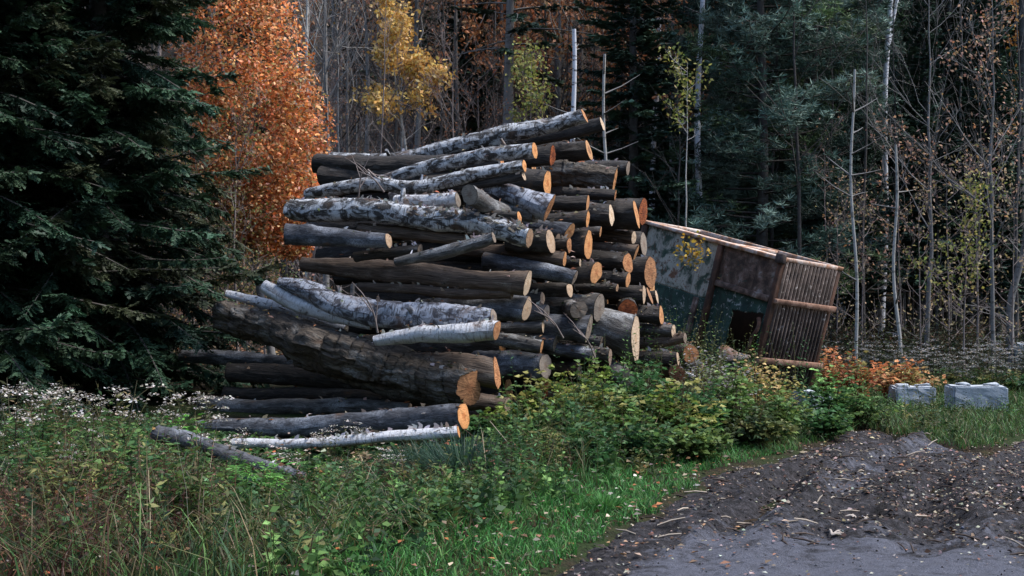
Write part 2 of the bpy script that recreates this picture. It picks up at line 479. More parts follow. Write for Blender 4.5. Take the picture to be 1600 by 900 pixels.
PILE = 'logs heaped in the roadside pile'
def make_log(pl, Yr, bark, face, label, k=None, deep=None, peel=0, stubs=0, lface='f_grey', lumpy=.085, cut=0., turn=.05, group=PILE):
    """pl: (px, py, r_px) left to right; Yr: distance of the right end"""
    k = rng.uniform(.25, .36) if k is None else k
    xr = (pl[-1][0] - 800) / FPX * Yr
    pts = []
    for n, (px, py, r) in enumerate(pl):
        if deep is not None:
            Y = Yr + deep * (1 - n / (len(pl) - 1))
        else:
            Y = (Yr + k * xr) / (1 + k * (px - 800) / FPX)
        pts.append(np.append(P(px, py, Y), r / FPX * Y))
    pts = np.array(pts)
    Ln = np.linalg.norm(np.diff(pts[:, :3], axis=0), axis=1).sum()
    n = int(np.clip(Ln / .05, 8, 70)); S = 26
    if bark == 'rough': n, S = int(np.clip(Ln / .022, 20, 160)), 56
    c = catmull(pts, n); p, r = c[:, :3], np.maximum(c[:, 3], .012)
    jit = np.cumsum(np.cumsum(rng.normal(0, .0011, (n, 3)), axis=0), axis=0) * .6 + np.cumsum(rng.normal(0, .003, (n, 3)), axis=0); jit -= np.linspace(0, 1, n)[:, None] * jit[-1]
    p = p + jit * np.minimum(1, r[:, None] / .1)
    ph = rng.uniform(0, 6.28, 10); sd = rng.uniform(0, 999)
    def lump(n_, a):
        t = np.linspace(0, Ln, n_)[:, None]; a = a[None]
        v = 1 + lumpy * (.5 * np.sin(2 * a + ph[0] + .5 * t) + .4 * np.sin(3 * a + ph[1] - .8 * t) + .5 * np.sin(1.7 * t + ph[2]) + .35 * np.sin(4.1 * t + ph[3]))
        ang = np.minimum(a - a[:, :1], 2 * math.pi)
        cx, cy = np.cos(ang) * 1.2, np.sin(ang) * 1.2
        v = v + lumpy * 1.5 * (vnoise(cx * 2.5 + t * 4 + sd, cy * 2.5 + t * 2.2, 2) - .5) + lumpy * 1.1 * (vnoise(cx * 6 + t * 13 + sd, cy * 6 + 7 * t, 7) - .5)
        if bark == 'rough':
            g_ = vnoise(cx * 9 + sd, cy * 9 + t * 5, 17); v = v + .16 * (np.abs(g_ - .5) * 2 - .45) + .10 * (vnoise(cx * 16 + sd, cy * 16 + t * 11, 18) - .5) + .2 * (vnoise(cx * 1.6 + sd, cy * 1.6 + t * 1.8, 19) - .5)
        for q in range(int(2 + Ln)):
            tc, ac = _hash(q, 3, sd) * Ln, _hash(q, 9, sd) * 6.283
            da = np.angle(np.exp(1j * (ang - ac)))
            v = v + lumpy * 2. * np.exp(-((t - tc) / .07) ** 2 - (da / .4) ** 2)
        return v
    base = p[n // 2]; root = empty('log', base - np.array([0, 0, r[n // 2]]))
    off = np.array(root.location)
    mb = MB(); ring = tube(mb, p - off, r, S, lump=lump)
    bark_o = mb.build('bark', M[bark], root, True)
    tl = unit(p[-1] - p[-3]); t0 = unit(p[0] - p[2])
    # saw the ends a little askew
    sk = rng.normal(0, .07, 3) * np.array([1, 1, 1.8]) + np.array([0, turn, cut])
    endj = (1 + .06 * np.sin(2 * np.arange(S + 1) / S * 6.283 + ph[4]) + .04 * np.sin(3 * np.arange(S + 1) / S * 6.283 + ph[5]))[:, None]
    def skew(ringv, ax, sk):
        cc = ringv[:-1].mean(0); dd = ringv - cc
        return ringv + ax * (dd @ sk)[:, None]
    me = bark_o.data
    for idx, ax, s2 in ((n - 1, tl, sk), (0, t0, rng.normal(0, .1, 3))):
        cc = ring[idx][:-1].mean(0); rv = skew(cc + (ring[idx] - cc) * endj, ax, s2); ring[idx] = rv
        for q in range(S + 1): me.vertices[idx * (S + 1) + q].co = rv[q]
    nr = unit(np.cross(ring[-1][S // 4] - ring[-1][0], ring[-1][S // 2] - ring[-1][0])); nr = nr * np.sign(nr @ tl)
    nl = unit(np.cross(ring[0][S // 4] - ring[0][0], ring[0][S // 2] - ring[0][0])); nl = nl * np.sign(nl @ t0)
    if face == 'f_orange' and rng.uniform() < .4: face = 'f_deep' if 'orange' in label else 'f_tan'
    if face: face_disc(ring[-1], nr, face, root, 0)
    if lface: face_disc(ring[0], nl, lface, root, 0)
    peel = max(peel, int(rng.uniform(0, 16)) if group == PILE else 0)
    if peel:
        mb = MB(); N = peel
        ii = np.clip((rng.beta(2.2, 1.3, N) * n).astype(int), 2, n - 2); aa = rng.normal(1.5, .75, N)
        T = unit(np.gradient(p, axis=0))[ii]
        up = unit(np.array([0, 0, 1.]) - T * T[:, 2:3]); fr = unit(np.cross(T, up)); fr *= np.sign(-fr[:, 1:2])
        on = np.sin(aa)[:, None] * up + np.cos(aa)[:, None] * fr
        b0 = p[ii] - off + on * r[ii][:, None] * .98
        dirs = unit(on * rng.uniform(.4, 1.2, (N, 1)) + T * rng.normal(0, .5, (N, 1)) + np.array([0, 0, .2]))
        Wd = rng.uniform(.008, .03, N); Hh = rng.uniform(.015, .06, N)
        colr = pick([(.55, .47, .42), (.42, .35, .31), (.25, .18, .14), (.62, .58, .55)], N)
        s = T * Wd[:, None]
        mid = b0 + dirs * Hh[:, None] * .6; tip = mid + unit(dirs + T * rng.normal(0, .8, (N, 1)) - on * rng.uniform(0, .9, (N, 1))) * Hh[:, None] * .6
        v = np.stack([b0 - s, b0 + s, mid + s * .9, mid - s * .8, tip + s * .3, tip - s * .4], 1).reshape(-1, 3)
        kk = np.arange(N)[:, None] * 6
        mb.add(v, np.concatenate([kk + np.array([[0, 1, 2, 3]]), kk + np.array([[3, 2, 4, 5]])]), np.repeat(colr, 6, axis=0))
        mb.build('peeling_bark', M['peel'], root)['kind'] = 'stuff'
    for q in range(stubs):
        i = int(rng.uniform(.15, .85) * n); T = unit(p[i + 1] - p[i - 1])
        on = unit(np.cross(T, rdir(1)[0])); on[2] = abs(on[2]); on = unit(on + T * rng.uniform(-.6, .6))
        L2 = rng.uniform(.06, .22) + r[i]
        mb = MB(); rad = max(r[i] * .22, .012)
        rg = tube(mb, [p[i] - off, p[i] - off + on * L2 * .6, p[i] - off + on * L2], [rad * 1.5, rad, rad * .8], 9)
        c0 = rg[-1][:-1]; mb.add(c0, np.arange(9)[None], (1, 1, 1), np.zeros((9, 2)))
        mb.build('branch_stub', M[bark], root)
    T2 = unit(np.gradient(p, axis=0))
    if group == PILE:
        for q in range(n): TOPS.append((p[q], r[q], T2[q]))
    tag(root, label, 'log', group)
    return root
TOPS = []

def yr(px, py):
    q = max(px, 780)
    return 12.8 + (q - 735) / 305 * 2.8 + (650 - py) / 475 * .9 + .0021 * (q - px)
LOGS = [
 ([(517,249,13),(580,247,13),(640,238,13),(690,222,13),(780,205,14),(850,194,12),(913,181,11)], 0, 'greyb','f_orange','long grey birch log lying topmost, with dark knots along its back', dict(stubs=2)),
 ([(560,262,9),(645,249,10),(720,233,10),(800,217,10),(870,205,10),(941,194,10)], .35, 'dark','f_pale','dark log just under the topmost one, its small whitish end reaching farthest right', dict(stubs=2, turn=.25)),
 ([(596,282,9),(645,268,10),(690,257,11),(765,242,12),(835,235,12)], -.1, 'greyb','f_orange','grey birch log third from the top, ending in an oval orange face', dict(stubs=1)),
 ([(478,304,9),(544,288,10),(577,281,10),(645,283,10),(690,278,10),(740,268,10),(819,259,9)], -.1, 'greyb','f_orange','thin wavy birch log with an orange peeled patch, fourth from the top', dict(stubs=2)),
 ([(690,294,7),(772,284,7),(818,275,7)], -.05, 'dark','f_pale','very thin dark log with a coin-sized pale end, above the dark-hearted face', {}),
 ([(660,292,16),(760,282,18),(855,286,20)], .25, 'dark','f_orange','dark log with a large bright orange face with a small dark core', {}),
 ([(611,308,9),(667,297,11),(735,292,13),(790,298,14),(858,325,21)], -.3, 'silver','f_orange','arched silvery birch log widening to a tall orange face', dict(stubs=1)),
 ([(700,262,13),(780,250,14),(863,243,15)], .5, 'dark','f_red','dark log with a reddish face, tucked beside the third birch from the top', {}),
 ([(740,252,14),(830,238,15),(920,235,15)], 1.0, 'dark','f_heart','dark log whose round orange face has a dark brown heart, high on the right', {}),
 ([(800,275,22),(870,280,23),(960,284,21)], .45, 'rough','f_orange','thick short dark log on the upper right shoulder of the pile', dict(lumpy=.08)),
 ([(860,262,11),(981,263,11)], 1.6, 'dark','f_grey','dark log peeking out behind the thick upper right log', {}),
 ([(880,300,8),(961,305,9)], .2, 'dark','f_orange','small dark log with a tilted orange end right under the thick upper right log', {}),
 ([(800,318,12),(918,317,12)], .1, 'dark','f_orange','dark log with a narrow orange face in the middle under the thick upper right log', {}),
 ([(800,346,12),(918,342,12)], -.1, 'dark','f_orange','dark log with a ragged orange face left of a leaning white cut face', {}),
 ([(850,330,17),(955,336,18)], .1, 'dark','f_pale','dark log with a thin leaning white face beside the tall far right face', dict(cut=-.25)),
 ([(850,332,22),(920,332,23),(994,334,24)], .25, 'dark','f_orange','dark log with the tall clean orange face farthest right on the upper pile', {}),
 ([(792,334,14),(734,304,15)], -.55, 'grey','f_grey','short log turned to the viewer, its round tan-grey end above the shaggy birch', dict(deep=.9)),
 ([(740,335,9),(811,340,10)], -.35, 'dark','f_orange','short dark log with a small orange end behind the shaggy peeling log', {}),
 ([(735,322,14),(838,333,15)], .0, 'grey','f_grey','grey log below the arched silvery birch, with no bright face', {}),
 ([(456,328,17),(520,330,18),(580,332,18),(660,343,19),(740,352,17),(827,372,17)], -.5, 'greyb','f_orange','long birch log with shaggy curls of peeling white bark along its top', dict(peel=230, stubs=1)),
 ([(618,315,10),(715,313,11)], .0, 'birch','f_grey','short pale birch log between the arched birch and the shaggy one', dict(peel=20)),
 ([(447,367,15),(530,371,14),(607,376,11)], -.3, 'blue','f_pale','blue-grey log on the left side, ending in a small pale face', {}),
 ([(560,357,9),(650,364,10),(728,373,9)], .1, 'brown','f_grey','dull brown log below the shaggy birch, sloping down right', {}),
 ([(618,409,7),(700,391,10),(771,371,9)], -.5, 'grey','f_grey','thin grey pole slanting upward to the right across the left middle', dict(stubs=1)),
 ([(555,402,8),(656,390,9)], -.1, 'dark','f_grey','short dark log lying under the slanting grey pole', {}),
 ([(472,413,11),(540,416,15),(611,421,17),(701,428,16),(770,438,14),(824,443,18)], -.15, 'brown','f_pale','thick weathered brown log with long cracks, spanning the middle of the pile', dict(lumpy=.09)),
 ([(560,448,7),(640,448,8),(740,455,9),(800,458,9)], .15, 'brown','f_grey','slim rust-brown log squeezed beneath the thick weathered brown one', dict(peel=25)),
 ([(436,441,8),(470,449,14),(525,473,19),(611,487,22),(700,491,20),(771,494,11)], -.35, 'silver','f_grey','thick silvery birch log with broken brown right end', dict(stubs=1, peel=12)),
 ([(660,484,17),(740,482,18),(823,483,19)], .1, 'blue','f_pale','smooth blue-grey log with a thin pinkish end rim, right of the silvery birch', {}),
 ([(412,446,10),(432,458,12),(470,476,12),(520,492,11),(580,509,6)], -.25, 'birch','f_grey','bright white birch stem in the left foreground, tapering to a point', {}),
 ([(354,459,6),(440,480,8),(540,515,8)], .1, 'birch','f_grey','narrow white birch stem half hidden behind the thickest rough log', {}),
 ([(347,490,25),(450,518,31),(560,552,32),(640,576,31),(734,606,27)], -.25, 'rough','f_orange','thickest log of all, rough mossy bark, sloping down to an orange end', dict(lumpy=.13, peel=40, k=.42, turn=.3)),
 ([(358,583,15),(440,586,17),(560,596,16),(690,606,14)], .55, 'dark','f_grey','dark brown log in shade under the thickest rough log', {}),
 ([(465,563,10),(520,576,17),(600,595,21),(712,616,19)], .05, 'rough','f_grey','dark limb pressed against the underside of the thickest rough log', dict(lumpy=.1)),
 ([(585,532,8),(650,525,13),(720,521,15),(776,516,15)], -.55, 'birch','f_orange','white birch log with brown peeled patches and an orange end', dict(peel=26)),
 ([(640,570,18),(710,572,22),(776,584,23)], -.05, 'brown','f_orange','olive-brown log with a thin curved orange rim, under the white birch', {}),
 ([(740,568,21),(790,570,22),(852,572,21)], .35, 'blue','f_grey','stout blue-grey log with weathered grey end beside the leafy bushes', {}),
 ([(740,526,9),(800,533,10),(846,541,10)], .2, 'grey','f_orange','short grey log sloping down right above the stout blue-grey one', {}),
 ([(790,522,10),(868,537,12)], .4, 'blue','f_grey','small blue-grey log with rounded grey end', {}),
 ([(760,514,9),(848,510,10)], .35, 'grey','f_pale','slim grey log right beside the orange end of the white birch', {}),
 ([(770,490,11),(854,488,12)], .25, 'blue','f_grey','grey log above the slim one, right of the smooth blue-grey log', {}),
 ([(770,467,9),(847,467,10)], .4, 'dark','f_grey','dark grey stub right of the thick weathered brown log', {}),
 ([(650,630,12),(720,628,14),(793,634,13)], .45, 'brown','f_grey','reddish-brown log low behind the orange ends in front of the bushes', {}),
 ([(308,668,12),(390,664,15),(480,657,16),(590,649,17),(660,649,18),(724,650,19)], -.6, 'blue','f_orange','long grey log near the foot of the pile with a bright orange face', dict(k=.24, turn=.15)),
 ([(316,633,15),(400,639,14),(480,640,13),(640,640,10)], .3, 'grey','f_grey','grey log second up from the foot at the left, tapering rightward', {}),
 ([(351,614,10),(440,616,11),(531,620,11),(660,626,10)], .4, 'dark','f_grey','dark log third up from the foot at the left', {}),
 ([(362,694,8),(480,695,8),(580,687,9),(716,675,9)], -1.0, 'birch','f_orange','lowest whitish birch log lying among the weeds', dict(peel=40, k=.12)),
 ([(244,676,13),(300,690,14),(365,716,12),(430,734,9),(478,746,7)], -2.7, 'blue','f_grey','rough grey log lying apart in the weeds at the lower left', dict(k=.1, peel=14)),
 ([(285,556,11),(330,554,12),(440,562,13),(560,574,13)], .7, 'blue','f_grey','grey log poking out under the dark spruce boughs', {}),
 ([(757,408,13),(830,420,13),(898,434,12)], -.3, 'blue','f_grey','dark blue-grey log sloping right below the brown one with an orange rim', {}),
 ([(700,391,10),(800,396,11),(882,405,11)], .0, 'brown','f_orange','dark brown log with a cracked top and orange rim in mid pile', {}),
 ([(790,376,16),(860,377,18)], .05, 'dark','f_pale','dark log with a pale oval face right of the shaggy birch end', {}),
 ([(800,348,11),(890,362,13)], .0, 'blue','f_orange','blue-white log with small orange face below the tall arched birch face', {}),
 ([(820,381,11),(889,383,12)], -.05, 'dark','f_orange','dark log with a small split orange face left of a tall narrow face', {}),
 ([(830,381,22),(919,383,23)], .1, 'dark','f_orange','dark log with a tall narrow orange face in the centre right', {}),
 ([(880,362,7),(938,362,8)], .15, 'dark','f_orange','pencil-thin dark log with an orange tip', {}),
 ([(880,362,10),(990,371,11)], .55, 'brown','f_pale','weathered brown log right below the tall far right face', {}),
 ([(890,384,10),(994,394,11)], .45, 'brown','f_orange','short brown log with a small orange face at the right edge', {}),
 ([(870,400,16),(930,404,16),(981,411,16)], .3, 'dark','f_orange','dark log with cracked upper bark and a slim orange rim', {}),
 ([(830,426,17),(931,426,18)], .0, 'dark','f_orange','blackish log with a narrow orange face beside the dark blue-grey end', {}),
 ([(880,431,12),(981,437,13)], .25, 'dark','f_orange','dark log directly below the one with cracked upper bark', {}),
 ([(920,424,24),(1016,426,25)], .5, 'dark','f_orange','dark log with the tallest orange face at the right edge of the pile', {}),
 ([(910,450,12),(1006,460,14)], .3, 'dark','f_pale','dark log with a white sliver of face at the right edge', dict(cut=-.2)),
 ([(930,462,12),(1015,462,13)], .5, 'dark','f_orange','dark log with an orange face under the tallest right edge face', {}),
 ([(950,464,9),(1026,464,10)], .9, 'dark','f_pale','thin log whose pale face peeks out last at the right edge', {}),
 ([(900,448,6),(964,450,6)], .1, 'dark','f_orange','finger-thin log with a small tan end in the dark hollow', {}),
 ([(850,410,5),(906,411,6)], .1, 'dark','f_pale','finger-thin pole with a pale round tip under the tall narrow face', {}),
 ([(800,452,11),(890,453,12)], .15, 'dark','f_pale','black-barked log with a pale wedge of face in mid pile', {}),
 ([(880,474,13),(904,484,14)], -.35, 'grey','f_grey','weathered grey log end facing the viewer', dict(deep=1.2)),
 ([(840,476,17),(936,482,20)], .0, 'grey','f_grey','grey flaky log behind the log end that faces the viewer', {}),
 ([(830,508,20),(920,514,21)], -.15, 'blue','f_grey','squat grey log with a straight sawn end above the green bushes', {}),
 ([(900,505,26),(945,514,29),(993,528,35)], -.3, 'grey','f_pale','fat stubby log with a huge slanted pale cut', dict(cut=-.3)),
 ([(968,470,13),(981,484,16)], .0, 'dark','f_red','short log turned to the viewer with a rust-red rotten face', dict(deep=1.4)),
 ([(950,488,12),(1033,493,14)], .1, 'dark','f_orange','dark log with a rounded orange face low at the right', {}),
 ([(960,511,9),(1052,517,10)], .0, 'grey','f_pale','grey branch log under the low rounded orange face', {}),
 ([(980,538,8),(1030,534,9),(1070,528,8)], -.15, 'brown','f_grey','brown log rising toward the rusty container', {}),
 ([(1062,543,11),(1079,553,13)], .1, 'brown','f_orange','stub with a squarish orange face, closest to the container', dict(deep=1.2)),
 ([(985,558,11),(1059,561,12)], -.1, 'dark','f_pale','low dark log with a white rim beside the squarish orange stub', {}),
 ([(1045,580,12),(1059,586,15)], -.25, 'brown','f_red','lowest stub at the right with a red-orange face', dict(deep=1.0)),
 ([(1050,571,7),(1097,573,8)], .1, 'grey','f_pale','pale grey stick log at the foot of the container', {}),
 ([(1066,582,4),(1093,594,4)], -.1, 'birch','f_pale','thin white stick lying low beside the red-orange stub', {}),
 ([(850,542,9),(928,556,11)], -.2, 'blue','f_grey','bluish log lying just above the green bushes', {}),
 ([(905,530,8),(940,535,9)], .1, 'grey','f_grey','little grey stub left of the fat stubby log', {}),
 ([(900,545,9),(953,557,11)], -.3, 'dark','f_grey','dark stub below the fat stubby log', {}),
 ([(950,572,13),(978,592,14)], -.6, 'grey','f_grey','grey weathered stump end low among the bushes', dict(deep=.8)),
]
for pl, dy, bark, face, label, kw in LOGS:
    make_log(pl, yr(pl[-1][0], pl[-1][1]) + dy, bark, face, label, **kw)
# loose bark, leaves and twigs strewn over the heap
def strew():
    N = 1500; ii = rng.integers(0, len(TOPS), N)
    c = np.array([TOPS[i][0] for i in ii]); rr = np.array([TOPS[i][1] for i in ii]); T = np.array([TOPS[i][2] for i in ii])
    side = unit(np.cross(T, np.array([0, 0, 1.]))); a = rng.normal(1.57, .55, N)
    up = np.cross(side, T)
    on = np.sin(a)[:, None] * up + np.cos(a)[:, None] * side * np.where(rng.uniform(0, 1, N) < .8, np.sign(-side[:, 1]), 1.)[:, None]
    mb = MB(); leaves(mb, c + on * rr[:, None] * 1.06 + rng.normal(0, .02, (N, 3)), unit(rdir(N, -.3, .4) + T * .4), on + rng.normal(0, .3, (N, 3)), rng.uniform(.02, .085, N), rng.uniform(.012, .04, N), pick([(.22, .14, .09), (.10, .065, .045), (.34, .27, .21), (.06, .045, .035), (.30, .14, .06), (.05, .065, .025)], N, .3), .25)
    o = mb.build('bark_debris', M['litter']); o['kind'] = 'stuff'
    for q, (px, py, Y, dx, dz, lab) in enumerate(TWIGS):
        b = P(px, py, Y); mb = MB(); root = empty('dead_branch', b)
        pts = catmull(np.array([[0, 0, 0], [dx * .4, -.1, dz * .65], [dx, -.15, dz]]), 9); tube(mb, pts, np.linspace(.011, .004, 9), 5)
        for f in (.35, .55, .75):
            i = int(f * 8); d = unit(np.array([dx, 0, dz]) + rng.normal(0, .6, 3) * abs(dx + dz)); tube(mb, [pts[i], pts[i] + d * .14 + [0, 0, .02], pts[i] + d * .3], [.006, .005, .002], 4)
        mb.build('branch_wood', M['trunk_brown'], root, True); tag(root, lab, 'dead branch')
TWIGS = [(560, 310, 14.6, .12, .42, 'thin dead branch standing up between the upper left birch logs'),
         (575, 265, 14.7, .35, -.18, 'dead twig hanging over the ends of the upper left logs'),
         (600, 300, 14.2, -.28, .22, 'forked dead twig lying across the wavy birch log'),
         (880, 528, 13.9, -.32, .30, 'dead stick leaning between the squat grey logs'),
         (930, 560, 13.8, -.25, .32, 'dead stick crossing the fat stubby log'),
         (590, 520, 12.7, -.10, .35, 'thin upright stem in front of the silvery birch'),
         (470, 330, 14.5, .30, -.22, 'dark twig across the left end of the shaggy birch')]
strew()
# logs buried behind the visible skin of the heap
r2 = random.Random(3)
n = 0
for row in range(12):
    py = 250 + row * 36
    for c in range(5):
        px = 790 + c * 55 + r2.uniform(-12, 12)
        if py < 300 and c > 2: continue
        if px > 1020 or (py > 560 and c > 3): continue
        py2 = py + r2.uniform(-8, 8) + (c * 4)
        rad = r2.uniform(13, 20)
        Lp = r2.uniform(230, 330)
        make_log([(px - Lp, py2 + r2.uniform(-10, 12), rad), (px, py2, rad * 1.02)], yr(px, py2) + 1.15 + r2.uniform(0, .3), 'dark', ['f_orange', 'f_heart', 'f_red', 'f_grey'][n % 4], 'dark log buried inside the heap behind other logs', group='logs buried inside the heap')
        n += 1

# ------------------------------------------------------------------ tilted rusty container
BL, BW, BH = 3.1512, 1.3592, 1.9846
cont = empty('container', (4.0211, 19.0, 2.3462))
cont.rotation_euler = (-.0933, .2314, -.9402)
tag(cont, 'rusty open-topped steel container tilted on its side beside the log pile', 'container')
def box(mb, a, b, jit=0.):
    a = np.asarray(a, float); b = np.asarray(b, float)
    v = np.array([[x, y, z] for z in (a[2], b[2]) for y in (a[1], b[1]) for x in (a[0], b[0])])
    if jit: v = v + rng.normal(0, jit, v.shape)
    f = np.array([[0, 2, 3, 1], [4, 5, 7, 6], [0, 1, 5, 4], [2, 6, 7, 3], [0, 4, 6, 2], [1, 3, 7, 5]])
    mb.add(v, f)
def part(name, boxes, mat, parent=cont, jit=.004, bevel=.008):
    mb = MB()
    for a, b in boxes: box(mb, a, b, jit)
    o = mb.build(name, mat, parent)
    if bevel:
        m = o.modifiers.new('bevel', 'BEVEL'); m.width = bevel; m.segments = 1
    return o
rust = rust_mat('brown_rust', [(.3, (.03, .018, .013)), (.5, (.075, .036, .022)), (.65, (.16, .07, .04)), (.8, (.26, .13, .085))])
rail = rust_mat('rail_rust', [(.3, (.10, .05, .032)), (.5, (.22, .115, .075)), (.65, (.36, .22, .16)), (.8, (.18, .09, .055))], 7., (.07, .04, .03), .6, .3)
dim = rust_mat('shade_dark_inner_steel', [(.3, (.008, .006, .005)), (.6, (.022, .014, .011)), (.8, (.04, .022, .016))])  # rust blackened to stand in for shade inside and between the slats
rust_pale = rust_mat('pale_flaking_rust', [(.3, (.20, .09, .05)), (.44, (.42, .22, .13)), (.56, (.58, .46, .39)), (.75, (.70, .64, .60))], 4., (.06, .03, .02), .6, .3)
green = rust_mat('flaking_green_paint', [(.3, (.012, .03, .024)), (.5, (.022, .055, .042)), (.7, (.05, .095, .07))], 5., (.34, .34, .31), .57, .5)
mottle = rust_mat('mottled_paint_and_rust', [(.32, (.025, .06, .042)), (.43, (.07, .10, .075)), (.50, (.38, .36, .30)), (.58, (.44, .42, .36)), (.64, (.20, .10, .06)), (.78, (.08, .042, .03))], 4.2, (.13, .065, .04), .57, .5)
brownp = rust_mat('brown_scaly_rust', [(.3, (.03, .022, .018)), (.46, (.085, .05, .036)), (.58, (.20, .125, .095)), (.66, (.32, .27, .24)), (.8, (.10, .05, .034))], 5., (.05, .06, .045), .58, .45)
slat = rust_mat('dark_rust_slats', [(.3, (.022, .016, .014)), (.5, (.06, .042, .036)), (.7, (.14, .105, .092))], 6., (.36, .32, .30), .60, .6)
xm = -1.28; zm = -.66     # middle rib, horizontal rib
def plate(name, x0, x1, z0, z1, mat, y=.05, hole=None, dent=.02, n=40):
    xs = np.linspace(x0, x1, n); zs = np.linspace(z0, z1, n)
    X, Z = np.meshgrid(xs, zs); x, z = X.ravel(), Z.ravel()
    yy = y + dent * 2 * fbm(x * 2.2 + 5, z * 2.2, 31) 
    i, j = np.meshgrid(np.arange(n - 1), np.arange(n - 1), indexing='ij')
    k = (i * n + j).ravel(); q = np.stack([k, k + 1, k + n + 1, k + n], 1)
    v = np.stack([x, yy, z], 1)
    if hole is not None:
        d = hole(x, z)
        keep = (d[q] > 0).all(1); q = q[keep]
        v[:, 1] -= np.where(d < .12, (.12 - d) * .35, 0) * (vnoise(x * 7, z * 7, 3) * 1.5)
    mb = MB(); mb.add(v, q); o = mb.build(name, mat, cont)
    m = o.modifiers.new('thick', 'SOLIDIFY'); m.thickness = .012; m.offset = 1
    return o
plate('side_panel', -BL + .1, xm, -.95, -.06, mottle)
plate('side_panel', -BL + .1, xm, -BH + .12, -.952, green)
plate('side_panel', xm, -.06, zm, -.06, brownp)
def hole(x, z):
    # torn opening in the lower right panel
    cx, cz = -.42, -1.30
    return np.maximum(np.abs(x - cx) / .30 - 1, np.abs(z - cz - .12 * (x - cx)) / .34 - 1) * .3 + .05 * fbm(x * 6, z * 6, 12)
o = plate('side_panel', xm, -.06, -BH + .12, zm, green, hole=hole, n=60)
o['label'] = 'green lower side panel with a torn dark opening'
# curled torn flap
mb = MB(); n = 14
t = np.linspace(0, 1, n); cx = -.80 + .72 * t
a = np.stack([cx, -.02 - .16 * np.sin(t * 2.6), -1.60 + .10 * t + .05 * np.sin(t * 5)], 1)
b = np.stack([cx + .05, .03 - .30 * np.sin(t * 2.8) - .05, -1.60 - .10 + .12 * t ** 2 - .06 * np.sin(t * 3.2)], 1)
v = np.concatenate([a, b]); i = np.arange(n - 1)
mb.add(v, np.stack([i, i + 1, i + n + 1, i + n], 1)); o = mb.build('torn_flap', rust_pale, cont, True)
m = o.modifiers.new('thick', 'SOLIDIFY'); m.thickness = .014
mb = MB()
pts = np.array([(-.16, -.02, -.98), (-.10, -.05, -1.05), (-.07, -.10, -1.15), (-.12, -.12, -1.28), (-.10, -.16, -1.42), (-.20, -.14, -1.55)])
tube(mb, catmull(pts, 20), np.linspace(.035, .02, 20), 7); mb.build('torn_edge', rust, cont, True)
# far side, left end, floor
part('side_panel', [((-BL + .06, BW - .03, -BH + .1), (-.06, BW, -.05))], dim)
part('end_panel', [((-BL, .06, -BH + .1), (-BL + .03, BW - .06, -.05))], rust)
part('floor_plate', [((-BL + .04, .06, -BH + .1), (-.06, BW - .04, -BH + .13))], rust)
# posts and ribs on the side that faces the road
part('corner_post', [((-.07, -.012, -BH - .30), (.012, .08, -.07))], rust)
part('corner_post', [((-.07, BW - .07, -BH - .30), (.012, BW + .012, -.07))], rust)
part('corner_post', [((-BL - .012, -.012, -BH + .02), (-BL + .12, .08, -.07))], rust)
part('side_rib', [((xm - .055, -.03, -BH + .02), (xm + .055, .075, -.07))], rust)
part('side_rib', [((xm + .06, -.02, zm - .045), (-.075, .07, zm + .045))], brownp)
part('side_rib', [((xm - .34, .0, -BH + .02), (xm - .24, .07, -.97))], brownp)
part('bottom_beam', [((-BL, -.04, -BH - .08), (-.075, .09, -BH + .02))], rust)
part('bottom_beam', [((-BL, BW - .09, -BH - .08), (-.075, BW + .02, -BH + .02))], rust)
part('top_rim', [((-BL - .02, -.035, -.065), (.03, .085, .0))], rust_pale)
part('top_rim', [((-BL - .02, BW - .085, -.065), (.03, BW + .035, .0))], rust_pale)
part('top_rim', [((-BL - .02, .09, -.06), (-BL + .10, BW - .09, -.002))], rust_pale)
part('top_rim', [((-.06, .09, -.06), (.03, BW - .09, -.002))], rust_pale)
part('top_brace', [((xm - .05, .09, -.062), (xm + .05, BW - .09, -.006))], rust_pale)
part('corner_cap', [((-.10, -.06, -.10), (.045, .05, .045))], slat, bevel=.015)
# ribbed end
mb = MB(); nr = 15
ys = np.linspace(.08, BW - .07, nr * 2 + 1)
for i in range(nr):
    y0, y1 = ys[2 * i], ys[2 * i + 1]
    y1 = y0 + (y1 - y0) * .62
    box(mb, (-.035, y0, -BH - .30 - rng.uniform(0, .03)), (.05, y1, -.065), .0012)
mb.build('end_slats', slat, cont)
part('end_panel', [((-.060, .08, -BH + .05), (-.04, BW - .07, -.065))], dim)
part('end_rail', [((.04, -.02, -.70), (.10, BW + .02, -.62))], rail)
part('end_rail', [((.04, -.10, -1.62), (.11, BW + .02, -1.53))], rail)
# supports under the raised end: packed earth mound is ground; a few logs carry it
for dx, lab in ((0, 'thick dark log propping up the raised end of the container'), (.9, 'dark log lying under the middle of the container')):
    make_log([(1010 + dx * 60, 588 + dx * 26, 26), (1130 + dx * 50, 596 + dx * 20, 26)], 20.6 - dx, 'dark', 'f_grey', lab, group='logs under the container')

mb = MB(); N = 120; q = P(1080, 398, 19.9); c = q + rng.normal(0, 1, (N, 3)) * np.array([.13, .05, .12])
leaves(mb, c - q, rdir(N), rdir(N), rng.uniform(.05, .09, N), rng.uniform(.04, .06, N), pick([(.52, .34, .04), (.44, .26, .03), (.3, .22, .05)], N))
root = empty('leafy_twig', q); mb.build('yellow_leaves', M['leaf'], root)['kind'] = 'stuff'
mb = MB(); tube(mb, [np.array([-.25, .0, -.35]), np.zeros(3), np.array([.12, 0, .16])], [.008, .006, .003], 5); mb.build('twig_wood', M['trunk_brown'], root)
tag(root, 'sprig of bright yellow leaves in front of the mottled container panel', 'twig')

